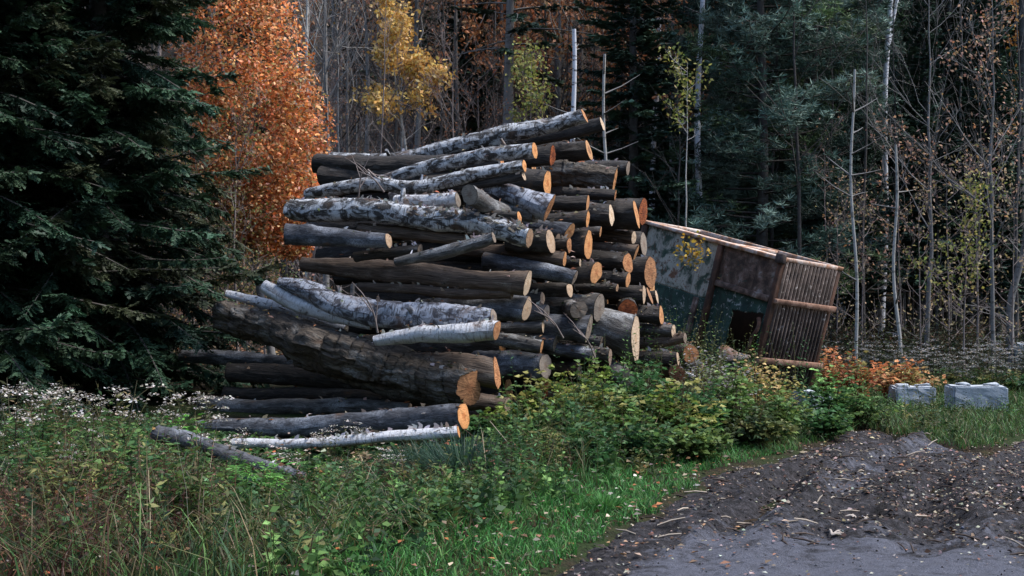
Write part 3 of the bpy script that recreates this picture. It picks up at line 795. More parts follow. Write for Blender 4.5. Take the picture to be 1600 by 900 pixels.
# ------------------------------------------------------------------ concrete blocks
def block(px0, px1, py0, Y, rz, label, studs=True):
    W = (px1 - px0) / FPX * Y; xc = ((px0 + px1) / 2 - 800) / FPX * Y
    top = CAMZ - (py0 - HORY) / FPX * Y
    g = float(ground(np.array([xc]), np.array([Y]))[0])
    H = max(top - g + .05, .3)
    root = empty('concrete_block', (xc, Y, g - .05), rz)
    import bmesh
    def slab(name, a, b, bev):
        bm = bmesh.new(); bmesh.ops.create_cube(bm, size=1)
        for v in bm.verts:
            v.co = Vector([(v.co[i] + .5) * (b[i] - a[i]) + a[i] for i in range(3)])
        bmesh.ops.bevel(bm, geom=bm.edges[:], offset=bev, segments=2, affect='EDGES')
        bmesh.ops.subdivide_edges(bm, edges=[e for e in bm.edges if e.calc_length() > .12], cuts=5, use_grid_fill=True)
        for v in bm.verts:
            n = fbm(np.array([v.co.x * 6 + px0]), np.array([v.co.z * 6 + v.co.y * 3]), 41)[0]
            v.co += Vector((n, n, n * .8)) * .07
        me = bpy.data.meshes.new(name); bm.to_mesh(me); bm.free(); me.materials.append(M['concrete'])
        return obj(name, me, root)
    slab('block_body', (-W / 2, -.25, 0), (W / 2, .3, H), .025)
    if studs:
        for s in (-.24, .28): slab('stud', (s * W - .1, -.12, H + .002), (s * W + .1, .14, H + .035), .015)
    tag(root, label, 'concrete block')
    return root
block(1484, 1568, 602, 20.0, -.06, 'pale blue-grey concrete block with two lifting studs, on the right grass')
block(1395, 1455, 603, 20.6, -.05, 'whitish concrete block half hidden by weeds, left of the other block')
block(1585, 1660, 536, 26., .0, 'grey concrete block far back at the right edge', False)
block(1250, 1290, 612, 17.6, .3, 'low grey block in the weeds under the container corner', False)

# ------------------------------------------------------------------ trees
def bare_tree_mesh(H, r0, seed, fork=.35, spread=.5, lev=3, lean=(0, 0), nb=14, twig=1., top=1.0, curve=.03, bl=1.):
    """returns (trunk MB, branches MB, tips array)"""
    rs = np.random.default_rng(seed)
    tr, br = MB(), MB(); tips = []
    n = 14
    t = np.linspace(0, 1, n)
    wob = np.cumsum(rs.normal(0, curve, (n, 2)), axis=0) * H / n * 1.2
    p = np.stack([lean[0] * t * H + wob[:, 0], lean[1] * t * H + wob[:, 1], t * H], 1); p[0, :2] = 0
    rad = r0 * (1 - t * .9 * top)
    tube(tr, p, rad, 8)
    def grow(b, d, L, r, lv):
        m = 5
        q = [b]; dd = d.copy()
        for s in range(m - 1):
            dd = unit(dd + rs.normal(0, .13, 3) + np.array([0, 0, .07])); q.append(q[-1] + dd * L / (m - 1))
        q = np.array(q); tube(br, q, np.linspace(r, r * .35, m), 4 if lv > 1 else 3)
        for s in range(1, m): tips.append(np.append(q[s], lv))
        if lv <= 0: return
        for c in range(int(rs.integers(3, 6) * twig)):
            f = rs.uniform(.25, 1.); i = min(int(f * (m - 1)), m - 2); bb = q[i] + (q[i + 1] - q[i]) * (f * (m - 1) - i)
            nd = unit(dd + rs.normal(0, .65, 3) + np.array([0, 0, .15]))
            grow(bb, nd, L * rs.uniform(.35, .6), max(r * .5, .004), lv - 1)
    for k in range(nb):
        f = fork + (1 - fork) * (k + rs.uniform(0, 1)) / nb; f = min(f, .98)
        i = min(int(f * (n - 1)), n - 2); b = p[i] + (p[i + 1] - p[i]) * (f * (n - 1) - i)
        az = rs.uniform(0, 6.283)
        d = unit(np.array([math.cos(az) * spread, math.sin(az) * spread, 1 - spread * .6]))
        grow(b, d, bl * H * rs.uniform(.16, .32) * (1.15 - f * .6), max(r0 * (1 - f) * .55, .008), lev - 1)
    return tr, br, np.array(tips)

def leaf_cloud(mb, tips, N, L, pal, spread=.12, droop=.3):
    i = rng.integers(0, len(tips), N)
    c = tips[i, :3] + rng.normal(0, spread, (N, 3))
    d = rdir(N); d[:, 2] -= droop
    leaves(mb, c, d, rdir(N, .0, 1.), rng.uniform(.6, 1.25, N) * L, rng.uniform(.6, 1.1, N) * L * .62, pick(pal, N))

def conifer_mesh(H, Rb, z0, seed, nbr, ntw, pal, droop=.25, tw=.32, width=.05, sub=0, bare=0., zdet=99., power=.85, up=0.1, mess=0.):
    rs = np.random.default_rng(seed)
    tr, cr, dead = MB(), MB(), MB()
    n = 12; t = np.linspace(0, 1, n)
    wob = np.cumsum(rs.normal(0, .012, (n, 2)), axis=0) * H / n
    p = np.stack([wob[:, 0], wob[:, 1], t * H], 1)
    tube(tr, p, Rb * .075 * (1 - t * .93) + .01, 8)
    bc, bd, bn, bl, bw, bcol = [], [], [], [], [], []
    for b in range(nbr):
        f = (b + rs.uniform(0, 1)) / nbr
        z = z0 + (H - z0) * (1 - (1 - f) ** 1.25)
        q = (z - z0) / (H - z0)
        L = Rb * (1 - q) ** power * rs.uniform(.62, 1.12) + .12
        az = b * 2.3999 + rs.normal(0, .35)
        d0 = np.array([math.cos(az), math.sin(az), 0])
        m = 9; s = np.linspace(0, 1, m)
        dr = droop * (1 - q * .7) * rs.uniform(.5 - .3 * mess, 1.4 + .9 * mess)
        up_ = (up + q * .45) + mess * rs.normal(0, .16)
        cx = np.array([np.interp(z, p[:, 2], p[:, 0]), np.interp(z, p[:, 2], p[:, 1]), z])
        side = np.array([-d0[1], d0[0], 0]) * rs.normal(0, .12)
        pts = cx + (d0[None] + side[None] * s[:, None]) * (s * L)[:, None]
        pts[:, 2] += L * (up_ * s - dr * s ** 2 + .10 * s ** 4)
        tube(tr, pts, np.linspace(max(.012, L * .012), .004, m), 4)
        if rs.uniform() < bare: continue
        T = unit(np.gradient(pts, axis=0))
        nt = max(4, int(ntw * L / Rb * (1 if z < zdet else .35)))
        ff = np.sort(rs.uniform(.12, 1., nt) ** .8)
        pc = np.stack([np.interp(ff, s, pts[:, k]) for k in range(3)], 1)
        Tc = unit(np.stack([np.interp(ff, s, T[:, k]) for k in range(3)], 1))
        sd = np.where(np.arange(nt) % 2, 1., -1.)[:, None]
        lat = unit(np.cross(Tc, np.array([0, 0, 1.])))
        dd = unit(Tc * rs.uniform(.45, .9, (nt, 1)) + lat * sd * rs.uniform(.5, 1., (nt, 1)) + np.array([0, 0, -1.]) * rs.uniform(.0, .45 + .35 * mess, (nt, 1)) + mess * rs.normal(0, .22, (nt, 3)))
        LL = tw * (1.15 - ff * .75) * rs.uniform(.6, 1.3, nt) * (.5 + .5 * min(1, L / Rb * 1.4))
        bc.append(pc); bd.append(dd); bl.append(LL); bn.append(np.tile(np.array([0, 0, 1.]), (nt, 1)) + rs.normal(0, .35, (nt, 3)))
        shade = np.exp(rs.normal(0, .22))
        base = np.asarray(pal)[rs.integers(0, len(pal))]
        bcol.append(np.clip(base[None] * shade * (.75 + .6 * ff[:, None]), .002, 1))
    c, d, nn, LL, col = map(np.concatenate, (bc, bd, bn, bl, bcol))
    if sub == 0:
        leaves(cr, c, d, nn, LL, width * rs.uniform(.7, 1.3, len(c)), col)
        # forked sprigs
        for sg in (-1, 1):
            lat = unit(np.cross(d, nn)) * sg
            for f in (.25, .5):
                leaves(cr, c + d * LL[:, None] * f, d + lat * .9, nn, LL * .5 * (1.1 - f), width * .75, col * rs.uniform(.8, 1.25))
    else:
        lat = unit(np.cross(d, nn)); n2 = np.cross(lat, d)
        leaves(cr, c, d, nn, LL, .012, col * .8)
        nd = 9
        for k in range(nd):
            f = (k + .6) / nd
            for sg in (-1, 1):
                dd = unit(d * .75 + lat * sg * .8 + n2 * rs.normal(0, .25, (len(c), 1)))
                leaves(cr, c + d * (LL * f)[:, None], dd, nn, LL * .33 * (1.15 - f * .7) * rs.uniform(.7, 1.3, len(c)), width * rs.uniform(.7, 1.3, len(c)), col * np.exp(rs.normal(0, .12, (len(c), 1))))
    return tr, cr

def pine_mesh(H, Rb, z0, seed, nbr, pal):
    """white pine: tufts of long needles in loose clumps at the ends of rising boughs"""
    rs = np.random.default_rng(seed); tr, cr = MB(), MB()
    t = np.linspace(0, 1, 12)
    p = np.stack([.1 * np.sin(t * 5), .1 * np.cos(t * 4), t * H], 1); p[:, :2] -= p[0, :2]
    tube(tr, p, .16 * (1 - t * .9) + .01, 8)
    C, COLR = [], []
    for b in range(nbr):
        f = (b + rs.uniform()) / nbr; z = z0 + (H - z0) * f
        L = Rb * (1 - f) ** .6 * rs.uniform(.55, 1.15) + .2; az = b * 2.3999 + rs.normal(0, .4)
        d0 = np.array([math.cos(az), math.sin(az), 0]); s = np.linspace(0, 1, 7)
        pts = np.array([0, 0, z]) + d0 * (s * L)[:, None]; pts[:, 2] += L * (.05 * s - .12 * s ** 2 + .28 * s ** 3)
        tube(tr, pts, np.linspace(.03, .006, 7), 4)
        base = np.asarray(pal)[rs.integers(0, len(pal))] * np.exp(rs.normal(0, .2))
        for c in range(int(5 + L * 5)):
            q = rs.uniform(.35, 1.) ** .7; a = np.array([np.interp(q, s, pts[:, k]) for k in range(3)])
            e = a + np.array([rs.normal(0, .32), rs.normal(0, .32), rs.normal(.02, .12)]) * (.4 + L * .18)
            tube(tr, [a, (a + e) / 2 + [0, 0, .03], e], [.009, .006, .004], 3)
            k = rs.integers(3, 6)
            C.append(e + rs.normal(0, .085, (k, 3))); COLR.append(np.tile(base * np.exp(rs.normal(0, .18)), (k, 1)))
    C = np.concatenate(C); COLR = np.concatenate(COLR)
    for k in range(11):
        d = rs.normal(0, 1, (len(C), 3)); d[:, 2] = np.abs(d[:, 2]) * .8 - .15
        leaves(cr, C, d, rs.normal(0, 1, (len(C), 3)), rs.uniform(.13, .24, len(C)), rs.uniform(.016, .03, len(C)), COLR * np.exp(rs.normal(0, .15, (len(C), 1))))
    return tr, cr

def gz(x, y): return float(ground(np.array([float(x)]), np.array([float(y)]))[0])
def at_px(px, Y): x = (px - 800) / FPX * Y; return (x, Y, gz(x, Y) - .05)

def tree(name, parts, loc, label, cat='tree', group=None, rz=0.):
    root = empty(name, loc, rz)
    for nm, mb, mat, sm in parts:
        if mb.n:
            o = mb.build(nm, mat, root, sm)
            if nm == 'flower_heads': o['kind'] = 'stuff'
    tag(root, label, cat, group)
    return root

SPR = [(.021, .050, .028), (.016, .039, .025), (.028, .060, .032), (.038, .072, .038), (.034, .042, .021)]
# near spruces at the left
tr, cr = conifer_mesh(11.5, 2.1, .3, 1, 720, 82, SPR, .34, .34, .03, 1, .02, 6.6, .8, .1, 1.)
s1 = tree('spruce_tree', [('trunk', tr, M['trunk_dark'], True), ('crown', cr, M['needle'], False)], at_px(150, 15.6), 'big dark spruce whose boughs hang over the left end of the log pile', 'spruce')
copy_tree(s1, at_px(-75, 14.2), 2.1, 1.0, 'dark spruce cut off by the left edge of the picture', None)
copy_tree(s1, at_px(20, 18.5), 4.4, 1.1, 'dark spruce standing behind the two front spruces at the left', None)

# copper beech
RUST = [(.60, .22, .07), (.68, .30, .12), (.50, .16, .055), (.78, .46, .25), (.25, .085, .035), (.66, .35, .17), (.55, .185, .055), (.20, .15, .05)]
tr, br, tips = bare_tree_mesh(9.2, .07, 7, .2, .5, 3, (-.17, 0), 34, 1., 1., .03, .42)
cr = MB(); N = 46000
zz = rng.uniform(2.0, 9.6, N); zz = np.where(rng.uniform(0, 1, N) < .35, rng.uniform(1.9, 5., N), zz)
rmax = np.interp(zz, [2.0, 2.6, 3.6, 4.6, 6.6, 8.2, 9.6], [.5, .85, 1.1, 1.18, .95, .6, .12])
az = rng.uniform(0, 6.283, N); rr = rmax * np.sqrt(rng.uniform(.10, 1, N)) * (1 + .65 * fbm(np.cos(az) * 1.9 + 5, zz * 1.9 + np.sin(az) * 1.9, 51))
keep = vnoise(np.cos(az) * 2.4 + zz * .5, zz * 2.6 + np.sin(az) * 2.2, 55) * 1.0 + rng.uniform(0, 1, N) * .4 > .52
c = np.stack([np.cos(az) * rr - (zz - 2.) * .19 + .05, np.sin(az) * rr, zz], 1)[keep]; N = len(c)
cl = pick(RUST, N, .30) * (1 + .9 * fbm(c[:, 0] * 3 + c[:, 1] * 2, c[:, 2] * 2.4, 60))[:, None]
leaves(cr, c, rdir(N, -1, .4), rdir(N, 0, 1), rng.uniform(.05, .09, N), rng.uniform(.035, .06, N), cl)
tree('beech_tree', [('trunk', tr, M['trunk_grey'], True), ('branches', br, M['trunk_grey'], False), ('crown', cr, M['leaf'], False)], at_px(430, 21.), 'bright copper-orange beech between the dark spruce and the log pile', 'tree')

# small yellowing bush tree between spruce and beech
tr, br, tips = bare_tree_mesh(3.9, .03, 17, .1, .6, 3, (0, 0), 16, 1., 1., .03, .8)
cr = MB(); leaf_cloud(cr, tips, 1300, .06, [(.2, .16, .05), (.09, .11, .03), (.3, .17, .09), (.12, .07, .04)])
tree('young_tree', [('trunk', tr, M['trunk_brown'], True), ('branches', br, M['trunk_brown'], False), ('crown', cr, M['leaf'], False)], at_px(372, 18.6), 'thin yellow-green young tree in front of the copper beech', 'young tree')

tr, br, tips = bare_tree_mesh(3.6, .025, 18, .06, .7, 3, (0, 0), 24, 1., 1., .03, .8)
cr = MB(); leaf_cloud(cr, tips, 2600, .06, [(.16, .15, .05), (.08, .11, .03), (.34, .22, .12), (.26, .14, .07), (.06, .09, .03)])
yb = tree('young_tree', [('trunk', tr, M['trunk_brown'], True), ('branches', br, M['trunk_brown'], False), ('crown', cr, M['leaf'], False)], at_px(300, 19.5), 'leafy yellow-brown brush at the left foot of the copper beech', 'young tree', 'leafy brush under the copper beech')
for px, Y, rz, sc in ((345, 21.5, 1., .95), (385, 22.6, 2.2, 1.0), (325, 23.5, 3.5, 1.3), (415, 24.5, 4.5, 1.1), (270, 22, 5.2, 1.2)): copy_tree(yb, at_px(px, Y), rz, sc)

def mk_bare(px, Y, H, r0, seed, mat, label, leafpal=None, nl=0, ll=.07, group=None, name='bare_tree', cat='tree', zlo=0., **kw):
    tr, br, tips = bare_tree_mesh(H, r0, seed, **kw)
    parts = [('trunk', tr, M[mat], True), ('branches', br, M[mat], False)]
    if leafpal is not None:
        cr = MB(); tt = tips[tips[:, 2] > zlo]
        leaf_cloud(cr, tt, nl, ll, leafpal); parts.append(('crown', cr, M['leaf'], False))
    return tree(name, parts, at_px(px, Y), label, cat, group)

YEL = [(.62, .38, .10), (.70, .47, .16), (.5, .29, .07), (.6, .44, .2)]
TAN = [(.42, .28, .19), (.5, .36, .26), (.32, .2, .13), (.4, .2, .12)]
GOLD = [(.40, .17, .03), (.46, .24, .05), (.30, .12, .03)]
YGR = [(.26, .26, .06), (.18, .2, .05), (.36, .30, .10), (.12, .15, .04)]
PINK = [(.36, .21, .15), (.45, .28, .2), (.28, .15, .10), (.4, .22, .1)]
b1 = mk_bare(511, 27, 10.5, .075, 101, 'trunk_grey', 'pale bare tree forking in a narrow V right of the copper beech', fork=.42, spread=.45, nb=16)
mk_bare(478, 29, 11, .07, 102, 'trunk_pale', 'slim bare tree just behind the top right edge of the copper beech', fork=.4, spread=.4, nb=16)
mk_bare(548, 31, 10, .055, 103, 'trunk_grey', 'thin bare tree between the V-forked tree and the yellow tree', fork=.3, spread=.5, nb=18)
mk_bare(590, 29, 8.0, .04, 104, 'trunk_brown', 'slender bare brownish tree under the yellow crown', fork=.25, spread=.5, nb=16)
mk_bare(565, 33, 12.5, .09, 105, 'trunk_grey', 'tall tree with sparse tan leaves above the yellow tree', TAN, 4200, .16, fork=.45, spread=.6, nb=18, zlo=8.)
mk_bare(668, 30, 7.5, .07, 106, 'trunk_pale', 'leaning tree with a bright yellow crown behind the log pile', YEL, 3800, .13, fork=.6, spread=.8, nb=16, lean=(-.13, 0), zlo=5.2, bl=.6)
mk_bare(655, 34, 13.5, .11, 107, 'trunk_grey', 'tall golden-orange tree at the top left of centre', GOLD, 5200, .18, fork=.5, spread=.7, nb=20, zlo=9.)
mk_bare(705, 29, 6.6, .045, 108, 'trunk_brown', 'bare reddish-brown sapling behind the middle of the pile', [(.25, .10, .05), (.2, .09, .05)], 300, .06, fork=.2, spread=.55, nb=18)
mk_bare(745, 31, 6.2, .04, 109, 'trunk_brown', 'bushy reddish bare sapling left of the grey dead-limbed conifer', [(.3, .11, .05), (.2, .09, .05)], 420, .07, fork=.15, spread=.6, nb=20)
mk_bare(828, 23.5, 5.6, .03, 110, 'trunk_brown', 'small yellow-green sapling peeking over the top logs', YGR, 800, .085, fork=.72, spread=.7, nb=10, zlo=4.5, bl=.42, name='sapling', cat='sapling')
mk_bare(870, 40, 13, .09, 111, 'trunk_grey', 'bare tree with dull orange leaves behind the snapped birch', [(.3, .12, .05), (.36, .18, .1)], 1400, .12, fork=.3, spread=.6, nb=20)
mk_bare(640, 38, 13, .08, 112, 'trunk_dark', 'dark-stemmed tree with rusty leaves below the golden tree', [(.3, .13, .06), (.36, .2, .08)], 1500, .12, fork=.4, spread=.6, nb=18)

# snapped birch and pale poles
def snag(px0, py0, px1, py1, Y, r, label, mat='trunk_birch', stub=True, fork=None, name='birch_tree', cat='birch'):
    x0, y0, z0 = at_px(px0, Y); top = P(px1, py1, Y)
    n = 16; t = np.linspace(0, 1, n)
    p = np.stack([np.linspace(0, top[0] - x0, n), .15 * np.sin(t * 3), t * (top[2] - z0)], 1)
    p[:, 0] += .07 * np.sin(t * 7 + px0) * np.sin(t * math.pi); p[:, 1] -= p[0, 1]
    tr, brs = MB(), []
    tube(tr, p, r * (1.1 - .45 * t), 9)
    if fork is not None:
        f, dx, dz = fork; i = int(f * (n - 1)); b = p[i]
        q = np.array([b, b + [dx * .3, 0, dz * .4], b + [dx, .1, dz]]); tube(tr, catmull(q, 8), np.linspace(r * .62, r * .3, 8), 7)
    for k in range(9 if stub else 4):
        f = rng.uniform(.25, .97); b = p[int(f * (n - 1))]; d = rdir(1, -.1, .6)[0]; L = rng.uniform(.25, 1.0)
        bm_ = MB(); tube(bm_, [b, b + d * L * .5 + [0, 0, .04], b + d * L + [0, 0, .16 * L]], [.022, .013, .005], 4); brs.append(bm_)
    parts = [('trunk', tr, M[mat], True)] + [('branch', b_, M['trunk_grey'], False) for b_ in brs]
    return tree(name, parts, (x0, y0, z0), label, cat)
snag(905, 400, 897, 45, 27.5, .066, 'white birch with a snapped top, just above the highest log ends')
snag(947, 400, 945, 84, 26.5, .04, 'thin straight grey pole-like trunk right of the highest log end', 'trunk_pale', name='dead_tree', cat='dead tree')
snag(1020, 420, 1030, -60, 35, .085, 'pale birch trunk glimpsed beside the dark narrow spruce')
snag(1087, 470, 1100, -60, 30, .085, 'tall white birch trunk behind the left end of the container')
snag(1376, 560, 1396, -80, 33, .09, 'forked white birch at the upper right', fork=(.78, .8, 3.2))
snag(1338, 540, 1336, 108, 25, .033, 'thin pale sapling stem rising right of the container', 'trunk_pale', True, name='sapling', cat='sapling')
snag(1409, 545, 1400, 225, 25.5, .036, 'slim greenish stem right of the thin pale sapling', 'trunk_pale', False, name='sapling', cat='sapling')
snag(1482, 540, 1478, 150, 32, .10, 'shaded dark trunk left of the leafy grey sapling', 'trunk_dark', False, name='bare_tree', cat='tree')
snag(1377, 540, 1384, 300, 33, .09, 'dark trunk deep behind the thin pale sapling', 'trunk_dark', False, name='bare_tree', cat='tree')
snag(1572, 570, 1606, 350, 26, .085, 'dark leaning trunk at the lower right edge of the woods', 'trunk_grey', True, name='dead_tree', cat='dead tree')
snag(1604, 560, 1597, -40, 30, .12, 'dark trunk cut by the right edge', 'trunk_dark', False, name='bare_tree', cat='tree')
snag(1318, 540, 1330, 120, 36, .07, 'faint birch stem between the white pines and the thin sapling')
mk_bare(1447, 27.5, 8.6, .06, 121, 'trunk_grey', 'bare grey tree with wide ascending forks at the right', fork=.35, spread=.62, nb=14)
mk_bare(1556, 24.5, 8.2, .05, 122, 'trunk_grey', 'grey sapling with pinkish-tan leaves near the right edge', PINK, 1000, .085, fork=.3, spread=.6, nb=18, name='sapling', cat='sapling')
mk_bare(1506, 23.6, 3.7, .02, 123, 'trunk_brown', 'small sapling with bright yellow-green leaves at the right', YGR, 620, .085, fork=.35, spread=.7, nb=10, name='sapling', cat='sapling')
mk_bare(1078, 26.5, 6.2, .03, 124, 'trunk_pale', 'leafy yellow-green sapling left of the white pines', YGR, 330, .10, fork=.72, spread=.8, nb=8, zlo=5.0, bl=.42, name='sapling', cat='sapling')
mk_bare(1410, 28, 5.0, .025, 125, 'trunk_brown', 'sapling with scattered tan leaves between the slim stems', PINK, 380, .085, fork=.3, spread=.7, nb=12, name='sapling', cat='sapling')
mk_bare(1625, 32, 11, .08, 126, 'trunk_grey', 'golden-leaved tree half outside the right edge', GOLD, 1500, .12, fork=.3, spread=.6, nb=18, bl=.55)
mk_bare(1060, 41, 14, .09, 127, 'trunk_grey', 'rust-orange tree glimpsed between narrow spruce and white pines', [(.3, .11, .05), (.36, .17, .09)], 1800, .12, fork=.4, spread=.6, nb=18)
mk_bare(1290, 29, 5.0, .03, 128, 'trunk_brown', 'bare brown sapling at the foot of the white pines', PINK, 160, .08, fork=.2, spread=.6, nb=14, name='sapling', cat='sapling')

# conifers of the middle distance
BG = [(.034, .068, .048), (.026, .054, .042), (.044, .082, .054), (.055, .095, .058)]
PN = [(.085, .14, .11), (.055, .10, .075), (.13, .19, .155), (.085, .135, .055), (.04, .07, .05)]
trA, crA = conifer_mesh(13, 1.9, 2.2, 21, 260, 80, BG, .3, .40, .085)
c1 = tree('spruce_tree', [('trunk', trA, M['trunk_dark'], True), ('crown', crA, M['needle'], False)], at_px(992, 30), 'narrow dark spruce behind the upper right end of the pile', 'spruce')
trD, crD = conifer_mesh(14, 2.6, 6.4, 22, 80, 90, BG, .38, .40, .08, 0, .4)
tree('spruce_tree', [('trunk', trD, M['trunk_grey'], True), ('crown', crD, M['needle'], False)], at_px(795, 33), 'grey-trunked conifer with a few drooping boughs, top centre', 'spruce')
trP, crP = pine_mesh(14, 2.9, 1.2, 31, 175, PN)
p1 = tree('pine_tree', [('trunk', trP, M['trunk_dark'], True), ('crown', crP, M['needle'], False)], at_px(1185, 30.5), 'soft blue-green white pine right behind the container', 'pine')
for px, Y, rz, sc, lab in ((1262, 33, 1.3, 1.05, 'white pine right of the one directly behind the container'),
                           (1130, 38, 2.9, 1.1, 'white pine set back beside the tall white birch'),
                           (1318, 37, 4.1, 1.15, 'white pine farthest right in the pine group')):
    copy_tree(p1, at_px(px, Y), rz, sc, lab)
for px, Y, rz, sc, lab in ((1484, 36, 1.0, 1.2, 'dark spruce at the upper right behind the bare forked tree'),
                           (1040, 44, 2.0, 1.3, 'tall spruce deep between the narrow spruce and the birch'),
                           (745, 42, 3.0, 1.1, 'spruce behind the grey-trunked conifer at the top centre'),
                           (1425, 42, .4, 1.3, 'dark spruce behind the forked white birch'),
                           (1560, 43, 5.0, 1.3, 'dark spruce behind the leafy grey sapling')):
    copy_tree(c1, at_px(px, Y), rz, sc, lab)
# thicket of bare brush
tr, br, tips = bare_tree_mesh(5.2, .03, 161, .03, .5, 3, (0, 0), 34, 1.)
cr = MB(); leaf_cloud(cr, tips, 420, .085, [(.30, .15, .08), (.36, .22, .14), (.2, .09, .05), (.42, .3, .2)], .1)
th = tree('bare_shrub', [('trunk', tr, M['trunk_brown'], True), ('branches', br, M['trunk_brown'], False), ('leaves', cr, M['leaf'], False)], at_px(480, 28), 'twiggy brown brush in the thicket behind the log pile', 'shrub', 'brush in the thicket behind the log pile')
tr, br, tips = bare_tree_mesh(7.5, .04, 162, .08, .45, 3, (0, 0), 34, 1.)
cr = MB(); leaf_cloud(cr, tips, 380, .09, [(.36, .25, .17), (.44, .33, .24), (.26, .13, .08)], .1)
th2 = tree('bare_shrub', [('trunk', tr, M['trunk_pale'], True), ('branches', br, M['trunk_brown'], False), ('leaves', cr, M['leaf'], False)], at_px(530, 30), 'twiggy brown brush in the thicket behind the log pile', 'shrub', 'brush in the thicket behind the log pile')
r4 = random.Random(21)
for q in range(44):
    px = 455 + q * 12.2 + r4.uniform(-10, 10); Y = r4.uniform(35, 46)
    copy_tree((th, th2)[q % 2], at_px(px, Y), r4.uniform(0, 6.28), r4.uniform(.8, 1.4))
# deep forest
r3 = random.Random(8)
bare_src = [mk_bare(600, 46, 14, .10, 131, 'trunk_grey', 'bare grey tree in the hazy thicket up the slope', group='bare trees up the wooded slope', fork=.25, spread=.55, nb=22, lev=3, twig=.8),
            mk_bare(1000, 47, 13, .09, 132, 'trunk_dark', 'bare grey tree in the hazy thicket up the slope', group='bare trees up the wooded slope', fork=.25, spread=.55, nb=24, lev=3, twig=.8),
            mk_bare(720, 45, 13, .08, 133, 'trunk_brown', 'bare grey tree in the hazy thicket up the slope', group='bare trees up the wooded slope', fork=.15, spread=.55, nb=26, lev=3, twig=.8)]
for s in bare_src: s['label'] = 'bare thin tree in the thicket up the wooded slope'
rust_src = mk_bare(690, 50, 14, .10, 134, 'trunk_grey', 'rusty-leaved tree among the bare trees up the slope', [(.40, .17, .08), (.46, .24, .13), (.28, .12, .06), (.5, .3, .17), (.34, .13, .05)], 3400, .17, fork=.3, spread=.65, nb=20, lev=2, group='rusty-leaved trees up the slope')
for px, Y, rz, sc in ((715, 37, .5, 1.), (780, 39, 1.7, 1.1), (868, 34.5, 2.6, .9), (905, 41, 3.3, 1.1), (1052, 33.5, 4., .95), (1075, 40, 5., 1.15), (640, 43, 5.6, 1.2), (835, 43, .2, 1.2), (960, 38, 1.1, 1.)):
    copy_tree(rust_src, at_px(px, Y), rz, sc, 'rusty-leaved tree rising behind the upper part of the log pile', 'rusty-leaved trees behind the log pile')
k = 0
for Y in np.arange(40, 96, 3.4):
    for q in range(7):
        px = -120 + 1840 * (q + r3.uniform(0, 1)) / 7
        left = px < 960
        u = r3.random()
        loc = at_px(px, Y + r3.uniform(-1.6, 1.6)); sc = r3.uniform(.85, 1.3); rz = r3.uniform(0, 6.28)
        if px < 250 and Y < 60: continue
        if left:
            if u < .22: copy_tree(c1, loc, rz, sc, 'dark conifer up the wooded slope', 'dark conifers up the wooded slope')
            elif u < .5: copy_tree(rust_src, loc, rz, sc, None, None)
            else: copy_tree(bare_src[k % 3], loc, rz, sc)
        else:
            if u < .92: copy_tree(c1, loc, rz, sc, 'dark conifer up the wooded slope', 'dark conifers up the wooded slope')
            elif u < .96: copy_tree(rust_src, loc, rz, sc)
            else: copy_tree(bare_src[k % 3], loc, rz, sc)
        k += 1
r5 = random.Random(4)
for q in range(42):  # low spruces added to darken the pale ground behind the wood edge
    px = 985 + (q % 30) * 22 + r5.uniform(-10, 10) + (330 if q >= 30 else 0) * 1.
    copy_tree(c1, at_px(px, r5.uniform(35, 43) - (5.5 if q >= 30 else 0)), r5.uniform(0, 6.28), r5.uniform(.42, .75), 'young dark spruce in the shade behind the wood edge', 'young dark spruces behind the wood edge')
# dim trunks of the wood edge
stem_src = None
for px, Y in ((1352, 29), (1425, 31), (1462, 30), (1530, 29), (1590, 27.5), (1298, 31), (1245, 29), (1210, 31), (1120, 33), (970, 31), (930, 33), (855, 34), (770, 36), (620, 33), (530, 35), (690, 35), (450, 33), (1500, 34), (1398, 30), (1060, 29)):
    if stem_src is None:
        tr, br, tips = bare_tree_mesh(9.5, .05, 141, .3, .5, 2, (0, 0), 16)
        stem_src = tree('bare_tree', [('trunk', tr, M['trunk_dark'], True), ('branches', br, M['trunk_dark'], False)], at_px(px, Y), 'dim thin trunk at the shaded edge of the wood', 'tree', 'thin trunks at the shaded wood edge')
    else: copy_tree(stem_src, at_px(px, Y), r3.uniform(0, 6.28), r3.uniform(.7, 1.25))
for px, Y in ((1350, 27), (1435, 26), (1480, 27.5), (1525, 26), (1585, 25.5), (1310, 28)):
    if px == 1350:
        us = mk_bare(px, Y, 3.6, .02, 151, 'trunk_brown', 'low sapling with a few pale leaves at the wood edge', [(.36, .26, .14), (.42, .30, .2), (.2, .17, .07)], 240, .075, fork=.15, spread=.75, nb=12, lev=3, name='sapling', cat='sapling', group='low saplings at the wood edge')
    else: copy_tree(us, at_px(px, Y), r3.uniform(0, 6.28), r3.uniform(.7, 1.3))

# ------------------------------------------------------------------ undergrowth
YTOP = np.array([(-400, 600), (0, 606), (60, 600), (180, 618), (300, 642), (345, 700), (440, 735), (560, 715), (720, 712), (780, 640), (830, 600), (1000, 600), (1120, 610), (1250, 610), (1300, 590), (1400, 600), (1700, 620)])
def hmax(x, y):
    px = 800 + FPX * x / y
    return np.maximum(.10, CAMZ - (np.interp(px, YTOP[:, 0], YTOP[:, 1]) - HORY) / FPX * y - ground0(x, y))
def scatter(N, x0, x1, y0, y1, edge=-.12, maxedge=None, front=True):
    x = rng.uniform(x0, x1, N); y = rng.uniform(y0, y1, N)
    m = road_in(x, y); ok = m < edge
    if maxedge is not None: ok &= m > maxedge
    if front:   # not inside the heap
        ok &= y < 13.1 + np.maximum(0, x + .2) * 1.15 + .3 * (x < -3)
    ok &= np.abs(800 + FPX * x / y - 800) < 950
    return x[ok], y[ok], m[ok]

